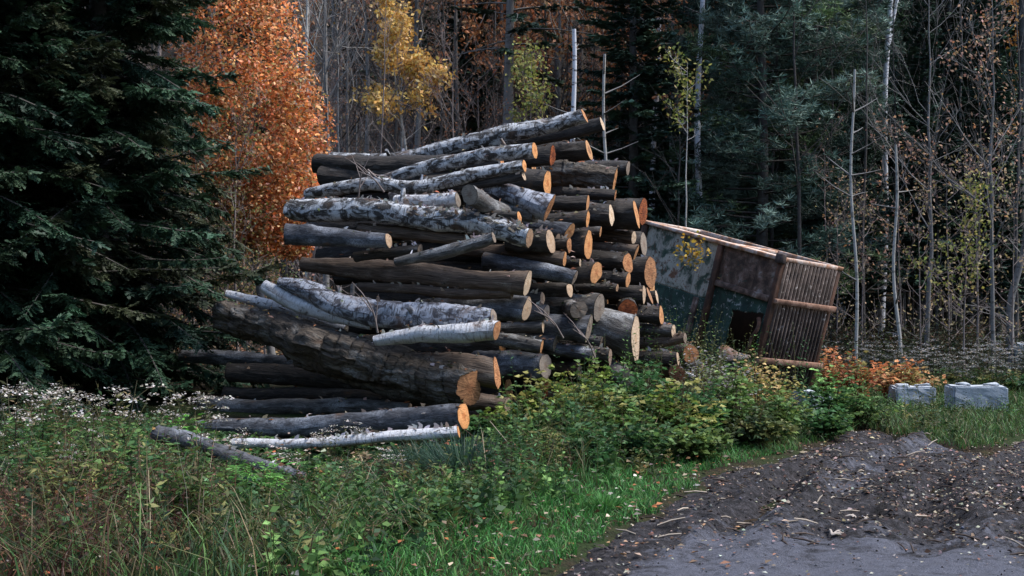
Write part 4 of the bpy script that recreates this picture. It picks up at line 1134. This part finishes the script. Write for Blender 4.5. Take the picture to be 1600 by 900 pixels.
GREEN = [(.035, .085, .022), (.06, .13, .035), (.03, .07, .02), (.10, .18, .05), (.05, .11, .045)]
OLIVE = [(.06, .075, .022), (.09, .095, .03), (.035, .05, .02), (.13, .125, .045), (.03, .055, .025)]
DRY = [(.20, .155, .095), (.15, .105, .06), (.26, .21, .14), (.10, .065, .04)]
BROWN = [(.055, .026, .018), (.08, .035, .022), (.045, .025, .02), (.12, .055, .03)]

# bright verge along the road
def grass_blades(name, x, y, H, W, bend, col):
    z = ground(x, y)
    N = len(x); a = rng.uniform(0, 6.283, N); d = np.stack([np.cos(a), np.sin(a), np.zeros(N)], 1)
    mb = MB(); blades(mb, np.stack([x, y, z - .01], 1), d, H, W, bend, col)
    o = mb.build(name, M['grass']); o['kind'] = 'stuff'; return o
x, y, m = scatter(120000, -3.2, 3.2, 6.6, 14.5, -.06, -1.15)
dn = fbm(x * 1.6, y * 1.6, 70); keep = rng.uniform(-.35, .45, len(x)) < dn + .25 * (m > -.8); x, y, m, dn = x[keep], y[keep], m[keep], dn[keep]
N = len(x); H = rng.uniform(.05, .13, N) * (1 + .9 * sstep(.3, 1., -m)) * (1 + dn)
col = pick([(.05, .17, .035), (.06, .20, .045), (.04, .13, .03), (.09, .22, .06), (.07, .17, .05)], N, .3); mx = rng.uniform(0, 1, N) < .12 + .9 * np.maximum(0, fbm(x * 2.4, y * 2.4, 79)); col[mx] = pick(OLIVE + DRY[:2], mx.sum())
grass_blades('grass_verge', x, y, H, rng.uniform(.006, .012, N), rng.uniform(.2, 1., N), col)
# far grass beside the blocks
x = rng.uniform(3., 13, 60000); y = rng.uniform(14., 26, 60000); m = road_in(x, y); ok = (m < -.05) & (x > xl(np.minimum(y, 18.6)) - 1.2); x, y = x[ok], y[ok]; N = len(x)
dn = fbm(x * .9, y * .9, 71)
H = rng.uniform(.06, .2, N) * (1 + 1.6 * dn) * (1 + .8 * sstep(19, 22, y)); col = pick([(.06, .14, .035), (.08, .16, .045), (.10, .14, .05), (.05, .10, .03)], N); mx = rng.uniform(0, 1, N) < .25 + dn; col[mx] = pick(OLIVE + DRY[:1], mx.sum())
grass_blades('far_grass', x, y, H, rng.uniform(.008, .018, N), rng.uniform(.2, .9, N), col)
# long mixed grass on the left
x, y, m = scatter(46000, -6., 3.2, 6.3, 15.5, -.75)
keep = rng.uniform(0, 1, len(x)) < .35 + 1.6 * np.maximum(0, fbm(x * 1.4, y * 1.4, 171) + .12); x, y, m = x[keep], y[keep], m[keep]
dn = fbm(x * .8, y * .8, 72); N = len(x)
H = np.minimum(hmax(x, y) * rng.uniform(.35, 1.0, N), rng.uniform(.2, .75, N))
col = pick(OLIVE + GREEN, N); dry = rng.uniform(0, 1, N) < .10 + .5 * dn; col[dry] = pick(DRY, dry.sum())
br_ = (np.abs(x + 2.7) < .75) & (y < 9.4) & (rng.uniform(0, 1, N) < .55); col[br_] = pick(BROWN + DRY[:2], br_.sum())
grass_blades('tall_grass', x, y, H, rng.uniform(.005, .011, N), rng.uniform(.3, 1.25, N), col)

def weeds(name, x, y, H, nl, L, W, pal, stemcol, mat='leaf', up=.35):
    z = ground(x, y); N = len(x); mb = MB(); sm = MB()
    lean = rng.normal(0, .18, (N, 2))
    base = np.stack([x, y, z - .01], 1); top = base + np.stack([lean[:, 0] * H, lean[:, 1] * H, H], 1)
    s = rdir(N, -.1, .1) * .0035
    mid = (base + top) / 2 + rng.normal(0, .015, (N, 3))
    v = np.stack([base - s, base + s, mid + s * .8, mid - s * .8, top + s * .3, top - s * .3], 1).reshape(-1, 3); kk = np.arange(N)[:, None] * 6
    mb.add(v, np.concatenate([kk + np.array([[0, 1, 2, 3]]), kk + np.array([[3, 2, 4, 5]])]), np.repeat(pick(stemcol, N), 6, axis=0))
    pal = np.asarray(pal, float); iq = np.clip(((fbm(x * .9, y * .9, 175) * 1.5 + .5) * len(pal) + rng.normal(0, 1.2, N)).astype(int), 0, len(pal) - 1)
    pc = pal[iq] * np.exp(rng.normal(0, .48, (N, 1)))
    for k in range(nl):
        t = .12 + .88 * (k + rng.uniform(0, 1, N)) / nl
        c = base + (top - base) * t[:, None]
        a = k * 2.4 + rng.uniform(0, .8, N) + x * 9
        d = np.stack([np.cos(a), np.sin(a), rng.normal(up, .3, N)], 1)
        f = (1.2 - .75 * t) * rng.uniform(.6, 1.25, N)
        leaves(mb, c, d, rdir(N, .3, 1.), L * f, W * f, pc * np.exp(rng.normal(0, .16, (N, 1))))
    o = mb.build(name, M[mat]); o['kind'] = 'stuff'; return o
x, y, m = scatter(4600, -6., 3., 6.8, 14.8, -.7)
keep = rng.uniform(0, 1, len(x)) < .12 + 2.6 * np.maximum(0, fbm(x * 1.5, y * 1.5, 172) + .06); x, y, m = x[keep], y[keep], m[keep]
ok = ~((np.abs(x + 2.7) < .7) & (y < 9.4) & (rng.uniform(0, 1, len(x)) < .6)); x, y = x[ok], y[ok]
N = len(x); H = np.minimum(hmax(x, y) * rng.uniform(.35, 1.05, N), rng.uniform(.22, .95, N))
weeds('undergrowth', x, y, H, 20, .10, .028, GREEN + OLIVE + DRY[:2] + [(.10, .075, .035)], OLIVE)
x, y, m = scatter(4600, -6., 2.5, 6.8, 13.5, -.55)
keep = fbm(x * 1.2, y * 1.2, 173) > -.02; x, y, m = x[keep], y[keep], m[keep]
ok = ~((np.abs(x + 2.7) < .7) & (y < 9.4) & (rng.uniform(0, 1, len(x)) < .6)); x, y = x[ok], y[ok]
N = len(x); H = np.minimum(hmax(x, y) * rng.uniform(.4, .9, N), rng.uniform(.15, .5, N))
weeds('broad_leaf_weeds', x, y, H, 13, .09, .055, GREEN + [(.06, .12, .05)], GREEN, up=.2)
x = rng.uniform(0, 5.4, 1500); y = rng.uniform(11.6, 18.5, 1500); m = road_in(x, y); ok = (m < -.3) & (m > -2.6) & (x > (y - 11.) * .33 - .4) & (fbm(x * 1.4, y * 1.4, 178) > -.12); x, y = x[ok], y[ok]
N = len(x); weeds('verge_weeds', x, y, rng.uniform(.2, .85, N) * (.6 + .8 * sstep(.4, 1.3, -m[ok])), 20, .085, .03, GREEN + OLIVE + [(.16, .17, .05), (.2, .17, .07)], OLIVE)
x = rng.uniform(5.2, 10., 260); y = rng.uniform(18.6, 19.75, 260); N = len(x)
weeds('block_weeds', x, y, rng.uniform(.08, .34, N), 12, .08, .022, GREEN + OLIVE + DRY[:1], OLIVE)
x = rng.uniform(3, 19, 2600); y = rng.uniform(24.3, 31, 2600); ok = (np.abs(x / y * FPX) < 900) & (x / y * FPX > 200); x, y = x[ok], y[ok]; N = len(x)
weeds('forest_undergrowth', x, y, rng.uniform(.35, 1.25, N), 18, .16, .05, [(.02, .03, .014), (.03, .038, .016), (.04, .03, .016), (.016, .026, .016)], BROWN)  # near-black leaf colours stand in for the shade on the wood floor
x, y, m = scatter(1500, -5.5, 1., 6.8, 11., -.8)
ok = (vnoise(x * .9, y * .9, 77) > .62) | ((np.abs(x + 2.7) < .8) & (y < 9.5)); x, y = x[ok], y[ok]
N = len(x); H = np.minimum(hmax(x, y) * rng.uniform(.4, 1.0, N), rng.uniform(.25, .7, N))
weeds('dead_weeds', x, y, H, 16, .06, .022, BROWN + DRY[3:], BROWN, up=-.1)

x, y, m = scatter(170, -6., 2., 6.8, 12.5, -.8)
N = len(x); H = np.minimum(hmax(x, y) * rng.uniform(.8, 1.5, N), rng.uniform(.4, .95, N)) + .05
grass_blades('dead_stalks', x, y, H, rng.uniform(.006, .010, N), rng.uniform(.1, .8, N), pick([(.36, .28, .18), (.28, .2, .12), (.42, .36, .26)], N))
# white-flowered asters: things
def aster_mesh(seed, H=1.0, head=(.56, .52, .49), leafpal=OLIVE, ns=4, fl=1.):
    rs = np.random.default_rng(seed); st, lf, fl_ = MB(), MB(), MB()
    for s in range(ns):
        a = rs.uniform(0, 6.283); ln = rs.uniform(.05, .32); h = H * rs.uniform(.72, 1.05)
        top = np.array([math.cos(a) * ln, math.sin(a) * ln, h]); b = np.array([math.cos(a) * .04, math.sin(a) * .04, 0])
        pts = catmull(np.array([b, b * .6 + top * .45 * np.array([.6, .6, 1.]), top]), 6)
        tube(st, pts, np.linspace(.005, .0025, 6), 4, (.055, .05, .03))
        n = 22; t = rs.uniform(.15, .95, n); c = np.stack([np.interp(t, np.linspace(0, 1, 6), pts[:, k]) for k in range(3)], 1)
        d = rdir(n, -.3, .5); leaves(lf, c, d, rdir(n, .3, 1), rs.uniform(.05, .1, n), rs.uniform(.012, .022, n), pick(leafpal, n))
        for q in range(int(rs.integers(2, 4))):
            e = top + np.array([rs.normal(0, .075), rs.normal(0, .075), rs.uniform(-.34, .05) * H])
            tube(st, [pts[-2], e], [.002, .0015], 3, (.06, .055, .03))
            n = int(24 * fl); c = e + rs.normal(0, 1, (n, 3)) * np.array([.04, .04, .010])
            d = rdir(n, -.25, .4); leaves(fl_, c, d, rdir(n, .6, 1), rs.uniform(.018, .034, n), rs.uniform(.014, .026, n), pick([head, tuple(x * .75 for x in head), (.4, .34, .28)], n, .15))
    return st, lf, fl_
def plant(name, parts, loc, label, cat, group=None, rz=0., sc=1.):
    r = tree(name, parts, loc, label, cat, group, rz); r.scale = (sc,) * 3; return r
AST = []
for i, H in enumerate((1.0, .8, .62)):
    st, lf, fl_ = aster_mesh(200 + i, H)
    AST.append((st, lf, fl_))
agrp = 'white asters in front of the spruces'
srcs = []
apos = [(6, 13.3, 0), (78, 13.2, 0), (95, 12.2, 1), (120, 12.9, 0), (150, 12.4, 1), (178, 13.2, 0), (232, 12.9, 1), (290, 12.8, 1), (318, 12.9, 1), (150, 11.4, 2), (182, 11.6, 2), (95, 10.6, 2), (120, 10.4, 2), (65, 11.2, 2), (25, 11.5, 1), (215, 11.0, 2), (240, 10.8, 2), (330, 11.0, 2), (370, 11.3, 2), (520, 12.2, 2), (545, 12.4, 2), (270, 11.4, 2), (15, 10.0, 2), (60, 12.4, 0), (600, 10.6, 2), (430, 10.4, 2), (45, 10.6, 2), (135, 9.9, 2), (200, 10.2, 2), (305, 11.9, 1), (190, 11.2, 1), (20, 10.9, 1), (110, 10.1, 2)]
for n, (px, Y, v) in enumerate(apos):
    lab = 'white-flowered aster clump standing among the weeds at the left'
    x, yy, z = at_px(px, Y)
    yt_ = rng.uniform(545, 606) if v == 0 else (rng.uniform(575, 655) if v == 1 else 600 + (13.5 - yy) * 32 + rng.uniform(0, 30))
    want = CAMZ - (yt_ - HORY) / FPX * yy - z
    sc = float(np.clip(want / (1.0, .8, .62)[v], .5, 1.5))
    src = next((s for s in srcs if s[0] == v), None)
    if src is None:
        st, lf, fl_ = AST[v]
        r = plant('aster_plant', [('stems', st, M['stem'], False), ('leaves', lf, M['leaf'], False), ('flower_heads', fl_, M['petal'], False)], (x, yy, z), lab, 'wildflower', agrp, 0, sc)
        srcs.append((v, r))
    else: copy_tree(src[1], (x, yy, z), rng.uniform(0, 6.28), sc)
# pale seed-headed plants along the far edge at the right
st, lf, fl_ = aster_mesh(210, 1.0, (.25, .26, .27), [(.03, .045, .02), (.05, .05, .025)], 7, 1.)
far_src = None
for px, Y in ((1290, 22.5), (1330, 23), (1362, 23.4), (1395, 22.8), (1425, 23.2), (1455, 22.6), (1488, 22.9), (1515, 22.5), (1545, 23.1), (1575, 22.4), (1600, 23), (1410, 24), (1470, 24), (1530, 24.2), (1350, 24.4), (1440, 22.1), (1560, 21.8), (1500, 22)):
    if far_src is None: far_src = plant('aster_plant', [('stems', st, M['stem'], False), ('leaves', lf, M['leaf'], False), ('flower_heads', fl_, M['petal'], False)], at_px(px, Y), 'grey fluffy seed-headed plant in the row behind the blocks', 'wildflower', 'fluffy plants behind the concrete blocks', 0, .95)
    else: copy_tree(far_src, at_px(px, Y), rng.uniform(0, 6.28), rng.uniform(.75, 1.05))

# leafy shrubs
def shrub_mesh(seed, H, Rr, pal, ncane=16, nl=26, L=.075, W=.05, stemc=(.07, .045, .03)):
    rs = np.random.default_rng(seed); st, lf = MB(), MB()
    for s in range(ncane):
        a = rs.uniform(0, 6.283); rr = Rr * rs.uniform(.2, 1.0); h = H * rs.uniform(.55, 1.05) * (1.1 - .45 * rr / Rr)
        e = np.array([math.cos(a) * rr, math.sin(a) * rr, h * rs.uniform(.75, 1.)]); b = np.array([math.cos(a), math.sin(a), 0]) * .12 * Rr
        pts = catmull(np.array([b, b + (e - b) * np.array([.35, .35, .75]), e]), 7)
        tube(st, pts, np.linspace(.007, .003, 7), 4, stemc)
        c0 = np.asarray(pal)[rs.integers(0, len(pal))] * np.exp(rs.normal(0, .2))
        t = rs.uniform(.15, 1.0, nl) ** .7; c = np.stack([np.interp(t, np.linspace(0, 1, 7), pts[:, k]) for k in range(3)], 1)
        d = rdir(nl, -.25, .5); c = c + d * rs.uniform(.02, .16, (nl, 1))
        for da in (-.7, 0, .7):
            ca, sa = math.cos(da), math.sin(da)
            d2 = np.stack([d[:, 0] * ca - d[:, 1] * sa, d[:, 0] * sa + d[:, 1] * ca, d[:, 2] - .15], 1)
            f = rs.uniform(.65, 1.25, nl) * (1. if da == 0 else .8)
            leaves(lf, c, d2, rdir(nl, .35, 1), L * f, W * f, np.clip(c0[None] * np.exp(rs.normal(0, .2, (nl, 1))), .005, 1))
    return st, lf
YG = [(.11, .15, .03), (.15, .17, .04), (.07, .12, .03), (.19, .18, .06)]
DG = [(.03, .075, .025), (.04, .095, .03), (.025, .06, .025), (.06, .11, .03)]
MG = [(.06, .11, .03), (.09, .13, .035), (.05, .09, .03)]
OR = [(.36, .13, .05), (.42, .2, .09), (.28, .10, .05), (.3, .2, .08), (.16, .14, .05)]
CREAM = [(.42, .30, .14), (.34, .28, .10), (.24, .22, .07)]
def shrub(px, Y, H, Rr, pal, label, seed, cat='shrub', name='shrub', **kw):
    pal = [tuple(v * (1.6 if max(q) < .22 else 1.3) for v in q) for q in pal]
    st, lf = shrub_mesh(seed, H, Rr, pal, **kw)
    return plant(name, [('stems', st, M['stem'], False), ('leaves', lf, M['leaf'], False)], at_px(px, Y), label, cat)
SH = [
 (830, 13.2, .95, .45, YG, 'yellow-green bramble bush against the stout blue-grey log'),
 (905, 13.6, 1.0, .5, YG, 'pale-green bush below the squat grey log'),
 (875, 12.6, .7, .45, DG, 'dark green bush at the front of the bramble patch, left'),
 (955, 13.0, .85, .5, YG + MG, 'bush with olive leaves in the centre of the bramble patch'),
 (1010, 14.0, 1.0, .5, DG, 'dark green bush below the fat stubby log'),
 (1060, 13.6, .85, .5, YG, 'yellowish bush at the right of the bramble patch'),
 (985, 12.4, .6, .4, DG, 'low dark bush at the front centre of the bramble patch'),
 (1100, 13.9, .85, .45, DG, 'green bush in front of the lowest red-orange stub'),
 (1080, 13.0, .55, .4, MG, 'low leafy bush just above the green verge'),
 (1150, 14.6, 1.0, .42, MG, 'upright weedy bush left of the cream seed heads'),
 (1215, 14.9, .9, .4, MG, 'olive bush under the container rail'),
 (1180, 14.2, .6, .4, OLIVE, 'low olive bush at the road bend'),
 (1300, 16.6, .95, .5, GREEN, 'bright green bush beside the container foot'),
 (1345, 16.8, .75, .45, MG, 'green bush at the end of the mud track'),
 (1290, 15.6, .55, .35, DG, 'low green bush right of the grey block'),
 (910, 11.7, .5, .4, DG, 'small dark weed clump behind the verge'),
 (800, 12.2, .42, .4, MG, 'small leafy clump below the reddish-brown log'),
 (760, 13.0, .35, .35, DG, 'low dark clump right of the bright orange face'),
]
for i, (px, Y, H, Rr, pal, lab) in enumerate(SH): shrub(px, Y, H, Rr, pal, lab, 300 + i, L=.082, W=.055)
shrub(1335, 20.5, 1.15, .55, OR, 'orange-leaved bush right of the container', 330, ncane=22, nl=30)
shrub(1395, 21.2, 1.0, .55, OR, 'rust-orange bush above the whitish block', 331, ncane=22, nl=30)
shrub(1295, 21.0, 1.2, .4, OR, 'small orange bush touching the container slats', 332)
shrub(1430, 21.6, .8, .45, CREAM + OR, 'tan bush between the orange bushes and the fluffy row', 333)
shrub(1180, 15.8, 1.2, .3, CREAM, 'cream-tipped goldenrod in front of the container', 334, ncane=14, L=.05, W=.03)
shrub(1215, 15.9, 1.15, .28, CREAM, 'cream-tipped goldenrod right under the container rail', 335, ncane=12, L=.05, W=.03)
shrub(1135, 15.6, 1.15, .35, [(.2, .19, .2), (.26, .25, .25), (.13, .14, .09)], 'greyish feathery weed left of the cream goldenrod', 336, ncane=18, L=.045, W=.02)
shrub(1095, 15.5, 1.0, .3, [(.2, .19, .2), (.13, .14, .09)], 'greyish feathery weed below the pale stick log', 337, ncane=12, L=.045, W=.02)
shrub(275, 11.6, .72, .16, [(.07, .19, .03), (.1, .24, .05)], 'bright green leafy shoot beside the log lying apart', 338, ncane=8, L=.07, W=.03)
shrub(1520, 22.9, .75, .8, OLIVE + DG, 'dark weedy bush behind the pale blue-grey block', 339, ncane=26)
shrub(1590, 22.4, .7, .7, OLIVE + DG, 'dark weedy bush at the right edge', 340, ncane=24)
shrub(405, 9.2, .62, .2, [(.06, .15, .03), (.09, .2, .05)], 'fresh green weed tuft in the middle of the left foreground', 341, ncane=10, L=.09, W=.018)
shrub(112, 8.6, .32, .16, [(.4, .22, .09), (.3, .12, .05)], 'dry orange-brown leaf cluster low at the left', 342, ncane=8, L=.06, W=.045)
cl_src = []
r6 = random.Random(14)
for i, (pal, L, W) in enumerate(((GREEN, .10, .03), (OLIVE + [(.16, .17, .05)], .085, .022), (MG, .075, .045))):
    cl_src.append(shrub_mesh(360 + i, 1., .42, [tuple(v * 1.2 for v in q) for q in pal], 15, 24, L, W))
done = {}
for q, (px, Y) in enumerate(((40, 9.6), (95, 8.3), (170, 10.4), (215, 9.0), (265, 9.9), (300, 8.2), (345, 9.7), (390, 10.6), (430, 8.6), (470, 9.6), (505, 10.9), (540, 8.4), (575, 9.4), (610, 10.4), (640, 9.0), (690, 9.9), (5, 10.8), (140, 9.3), (60, 11.0), (250, 10.9), (735, 9.4), (800, 10.4), (850, 11.2))):
    v = q % 3; x, yy, z = at_px(px, Y); Hh = float(hmax(np.array([x]), np.array([yy]))[0]) * r6.uniform(.75, 1.05); Hh = max(.28, min(.85, Hh))
    if v not in done:
        st, lf = cl_src[v]
        done[v] = plant('weed_clump', [('stems', st, M['stem'], False), ('leaves', lf, M['leaf'], False)], (x, yy, z), 'leafy weed clump in the left foreground below the log pile', 'weed', 'leafy weed clumps in the foreground', 0, Hh)
    else: copy_tree(done[v], (x, yy, z), r6.uniform(0, 6.28), Hh)
# blue-green grass tussock
def tussock(px, Y, H, label, pal, N=420, rad=.16):
    mb = MB(); a = rng.uniform(0, 6.283, N); r = rng.uniform(0, rad, N)
    d = np.stack([np.cos(a), np.sin(a), np.zeros(N)], 1)
    blades(mb, d * r[:, None], d, rng.uniform(.6, 1., N) * H, rng.uniform(.007, .013, N), rng.uniform(.2, 1.0, N), pick(pal, N))
    o = mb.build('grass_tussock', M['grass']); o.location = at_px(px, Y); tag(o, label, 'grass tuft'); return o
tussock(725, 10.6, .62, 'blue-green arching grass tussock below the lowest birch log', [(.03, .065, .045), (.04, .085, .05), (.05, .09, .06)], 700, .25)
tussock(660, 11.2, .5, 'smaller dark grass tussock left of the arching one', [(.03, .06, .04), (.04, .08, .04)], 400, .2)
tussock(945, 9.9, .3, 'bright grass tuft in the verge by the road edge', [(.08, .22, .05), (.06, .17, .04)], 260, .1)
tussock(30, 8.0, .45, 'dead straw-coloured tussock at the lower left corner', [(.22, .16, .11), (.16, .11, .075), (.28, .22, .16)], 420, .2)

# ------------------------------------------------------------------ litter
def litter(name, x, y, zf, L, pal, tilt=.35, lift=.012):
    N = len(x); z = zf(x, y) + lift
    d = rdir(N, -.25, .25); nn = np.stack([rng.normal(0, tilt, N), rng.normal(0, tilt, N), np.ones(N)], 1)
    mb = MB(); leaves(mb, np.stack([x, y, z], 1), d, nn, L, L * rng.uniform(.45, .8, N), pick(pal, N, .25), .2)
    o = mb.build(name, M['litter']); o['kind'] = 'stuff'; return o
LIT = [(.32, .25, .19), (.22, .15, .10), (.42, .37, .31), (.13, .07, .045), (.28, .15, .08), (.18, .15, .13)]
def rz_all(x, y): return np.maximum(road_z(x, y), ground(x, y))
x = rng.uniform(-1, 9, 16000); y = rng.uniform(6.6, 17.5, 16000); m = road_in(x, y)
ok = (m > -.15) & (rng.uniform(0, 1, len(x)) < .12 + .85 * (1 - pack(x, y)) * (vnoise(x * .8, y * .8, 81) > .35) + .7 * (m < .25))
x, y = x[ok], y[ok]
litter('leaf_litter', x, y, rz_all, rng.uniform(.014, .04, len(x)) * np.where(rng.uniform(0, 1, len(x)) < .2, 2., 1.), LIT)
x = rng.normal(3.6, 1.5, 9000); y = rng.normal(11.2, 2.1, 9000); ok = (road_in(x, y) > .15) & (pack(x, y) < .6) & (y < 17) & (y > 7.5) & (vnoise(x * 1.7, y * 1.7, 83) > .3); x, y = x[ok], y[ok]
litter('mulch', x, y, rz_all, rng.uniform(.015, .05, len(x)), [(.07, .04, .028), (.04, .028, .022), (.13, .085, .06), (.22, .17, .13), (.03, .022, .02), (.34, .29, .24)], .7, .01)
x, y, m = scatter(2600, -6, 3, 6.8, 13, -.02)
litter('fallen_leaves', x, y, lambda a, b: ground(a, b) + rng.uniform(.02, .10, len(a)), rng.uniform(.03, .075, len(x)), LIT + [(.34, .12, .05)])
x = rng.uniform(-16, 18, 26000); y = rng.uniform(22, 40, 26000)
litter('forest_litter', x, y, ground, rng.uniform(.05, .13, len(x)), [(.2, .09, .04), (.14, .06, .03), (.26, .15, .08), (.09, .05, .03)], .5, .03)
# wood chips and twigs on the mud
mb = MB(); N = 700
x = rng.uniform(.5, 8.5, N); y = rng.uniform(7.3, 16.5, N); ok = (road_in(x, y) > .05) & (pack(x, y) < .7); x, y = x[ok], y[ok]; z = rz_all(x, y)
for i in range(len(x)):
    a = rng.uniform(0, 6.28); L = rng.uniform(.04, .22); d = np.array([math.cos(a), math.sin(a), rng.normal(0, .15)]) * L
    p0 = np.array([x[i], y[i], z[i] + .012]); cc = (np.array([.30, .25, .2]) if rng.uniform() < .35 else np.array([.06, .045, .038])) * rng.uniform(.7, 1.3)
    tube(mb, [p0, p0 + d * .5 + [0, 0, .008], p0 + d], [.006, .007, .004], 4, cc)
o = mb.build('twigs', M['stem']); o['kind'] = 'stuff'
# stones and clods
mb = MB(); N = 1500
x = rng.uniform(.0, 8.5, N); y = rng.uniform(7.0, 16.8, N); ok = road_in(x, y) > .0; x, y = x[ok], y[ok]; z = rz_all(x, y)
oct_v = np.array([(1, 0, 0), (0, 1, 0), (-1, 0, 0), (0, -1, 0), (0, 0, .8), (0, 0, -.8), (.7, .7, .3), (-.7, .6, .35)], float)[:6]
oct_f = np.array([(0, 1, 4), (1, 2, 4), (2, 3, 4), (3, 0, 4), (1, 0, 5), (2, 1, 5), (3, 2, 5), (0, 3, 5)])
N = len(x); sz = rng.uniform(.006, .024, N) * np.where(pack(x, y) > .5, .45, 1.)
a = rng.uniform(0, 6.28, N); jit = rng.uniform(.6, 1.35, (N, 6, 1))
v = oct_v[None] * jit * sz[:, None, None]
v = np.stack([v[..., 0] * np.cos(a)[:, None] - v[..., 1] * np.sin(a)[:, None], v[..., 0] * np.sin(a)[:, None] + v[..., 1] * np.cos(a)[:, None], v[..., 2]], -1) + np.stack([x, y, z + .003], 1)[:, None]
mb.add(v.reshape(-1, 3), (oct_f[None] + (np.arange(N) * 6)[:, None, None]).reshape(-1, 3), np.repeat(pick([(.03, .027, .027), (.05, .045, .045), (.1, .1, .11), (.02, .018, .017)], N), 6, axis=0))
o = mb.build('gravel', M['stem']); o['kind'] = 'stuff'
# pale splintered wood scrap on the road
def splinter(px, Y, L, label):
    root = empty('wood_scrap', (*at_px(px, Y)[:2], float(rz_all(np.array([(px - 800) / FPX * Y]), np.array([Y]))[0]) + .015), rng.uniform(0, 3))
    mb = MB()
    for q in range(4):
        a = q * .8 - 1.1; d = np.array([math.cos(a), math.sin(a) * .8, .06 + .04 * q]) * L * rng.uniform(.6, 1.)
        tube(mb, [np.zeros(3), d * .5 + [0, 0, .012], d], [.012, .010, .003], 5, (.36, .31, .27))
    mb.build('splinters', M['stem'], root); tag(root, label, 'wood scrap')
splinter(1300, 9.25, .16, 'pale splintered wood scrap lying on the muddy track')
splinter(1336, 9.7, .09, 'small whitish wood chip behind the splintered scrap on the track')

# ------------------------------------------------------------------ light, sky, camera
w = bpy.data.worlds.new('World'); SC.world = w; w.use_nodes = True
nt = w.node_tree; nt.nodes.clear()
sky = nt.nodes.new('ShaderNodeTexSky'); sky.sky_type = 'NISHITA'; sky.sun_disc = False
bg = nt.nodes.new('ShaderNodeBackground'); bg.inputs['Strength'].default_value = .135
ou = nt.nodes.new('ShaderNodeOutputWorld')
nt.links.new(sky.outputs[0], bg.inputs[0]); nt.links.new(bg.outputs[0], ou.inputs[0])
EL, AZ = R(56), R(92)       # azimuth clockwise from +Y (north) : from behind-right
sdir = Vector((math.sin(AZ) * math.cos(EL), math.cos(AZ) * math.cos(EL), math.sin(EL)))
sky.sun_elevation = EL; sky.sun_rotation = AZ
sun = bpy.data.lights.new('sun', 'SUN'); sun.energy = 2.3; sun.angle = R(28); sun.color = (1., .96, .90)
so = bpy.data.objects.new('sun', sun); COL.objects.link(so)
so.rotation_euler = sdir.to_track_quat('Z', 'Y').to_euler()

cam = bpy.data.cameras.new('camera'); co = bpy.data.objects.new('camera', cam); COL.objects.link(co)
co.location = (0, 0, CAMZ); co.rotation_euler = (R(90), 0, 0)
cam.sensor_width = 36; cam.lens = FPX / 1600 * 36; cam.shift_y = 30 / 1600
cam.clip_start = .1; cam.clip_end = 2000
SC.camera = co
SC.view_settings.view_transform = 'Standard'; SC.view_settings.look = 'None'
SC.view_settings.exposure = 1.3; SC.view_settings.gamma = 1.0; SC.view_settings.use_curve_mapping = False
SC.cycles.max_bounces = 5; SC.cycles.diffuse_bounces = 3; SC.cycles.transmission_bounces = 2; SC.cycles.transparent_max_bounces = 4
SC.cycles.use_denoising = True
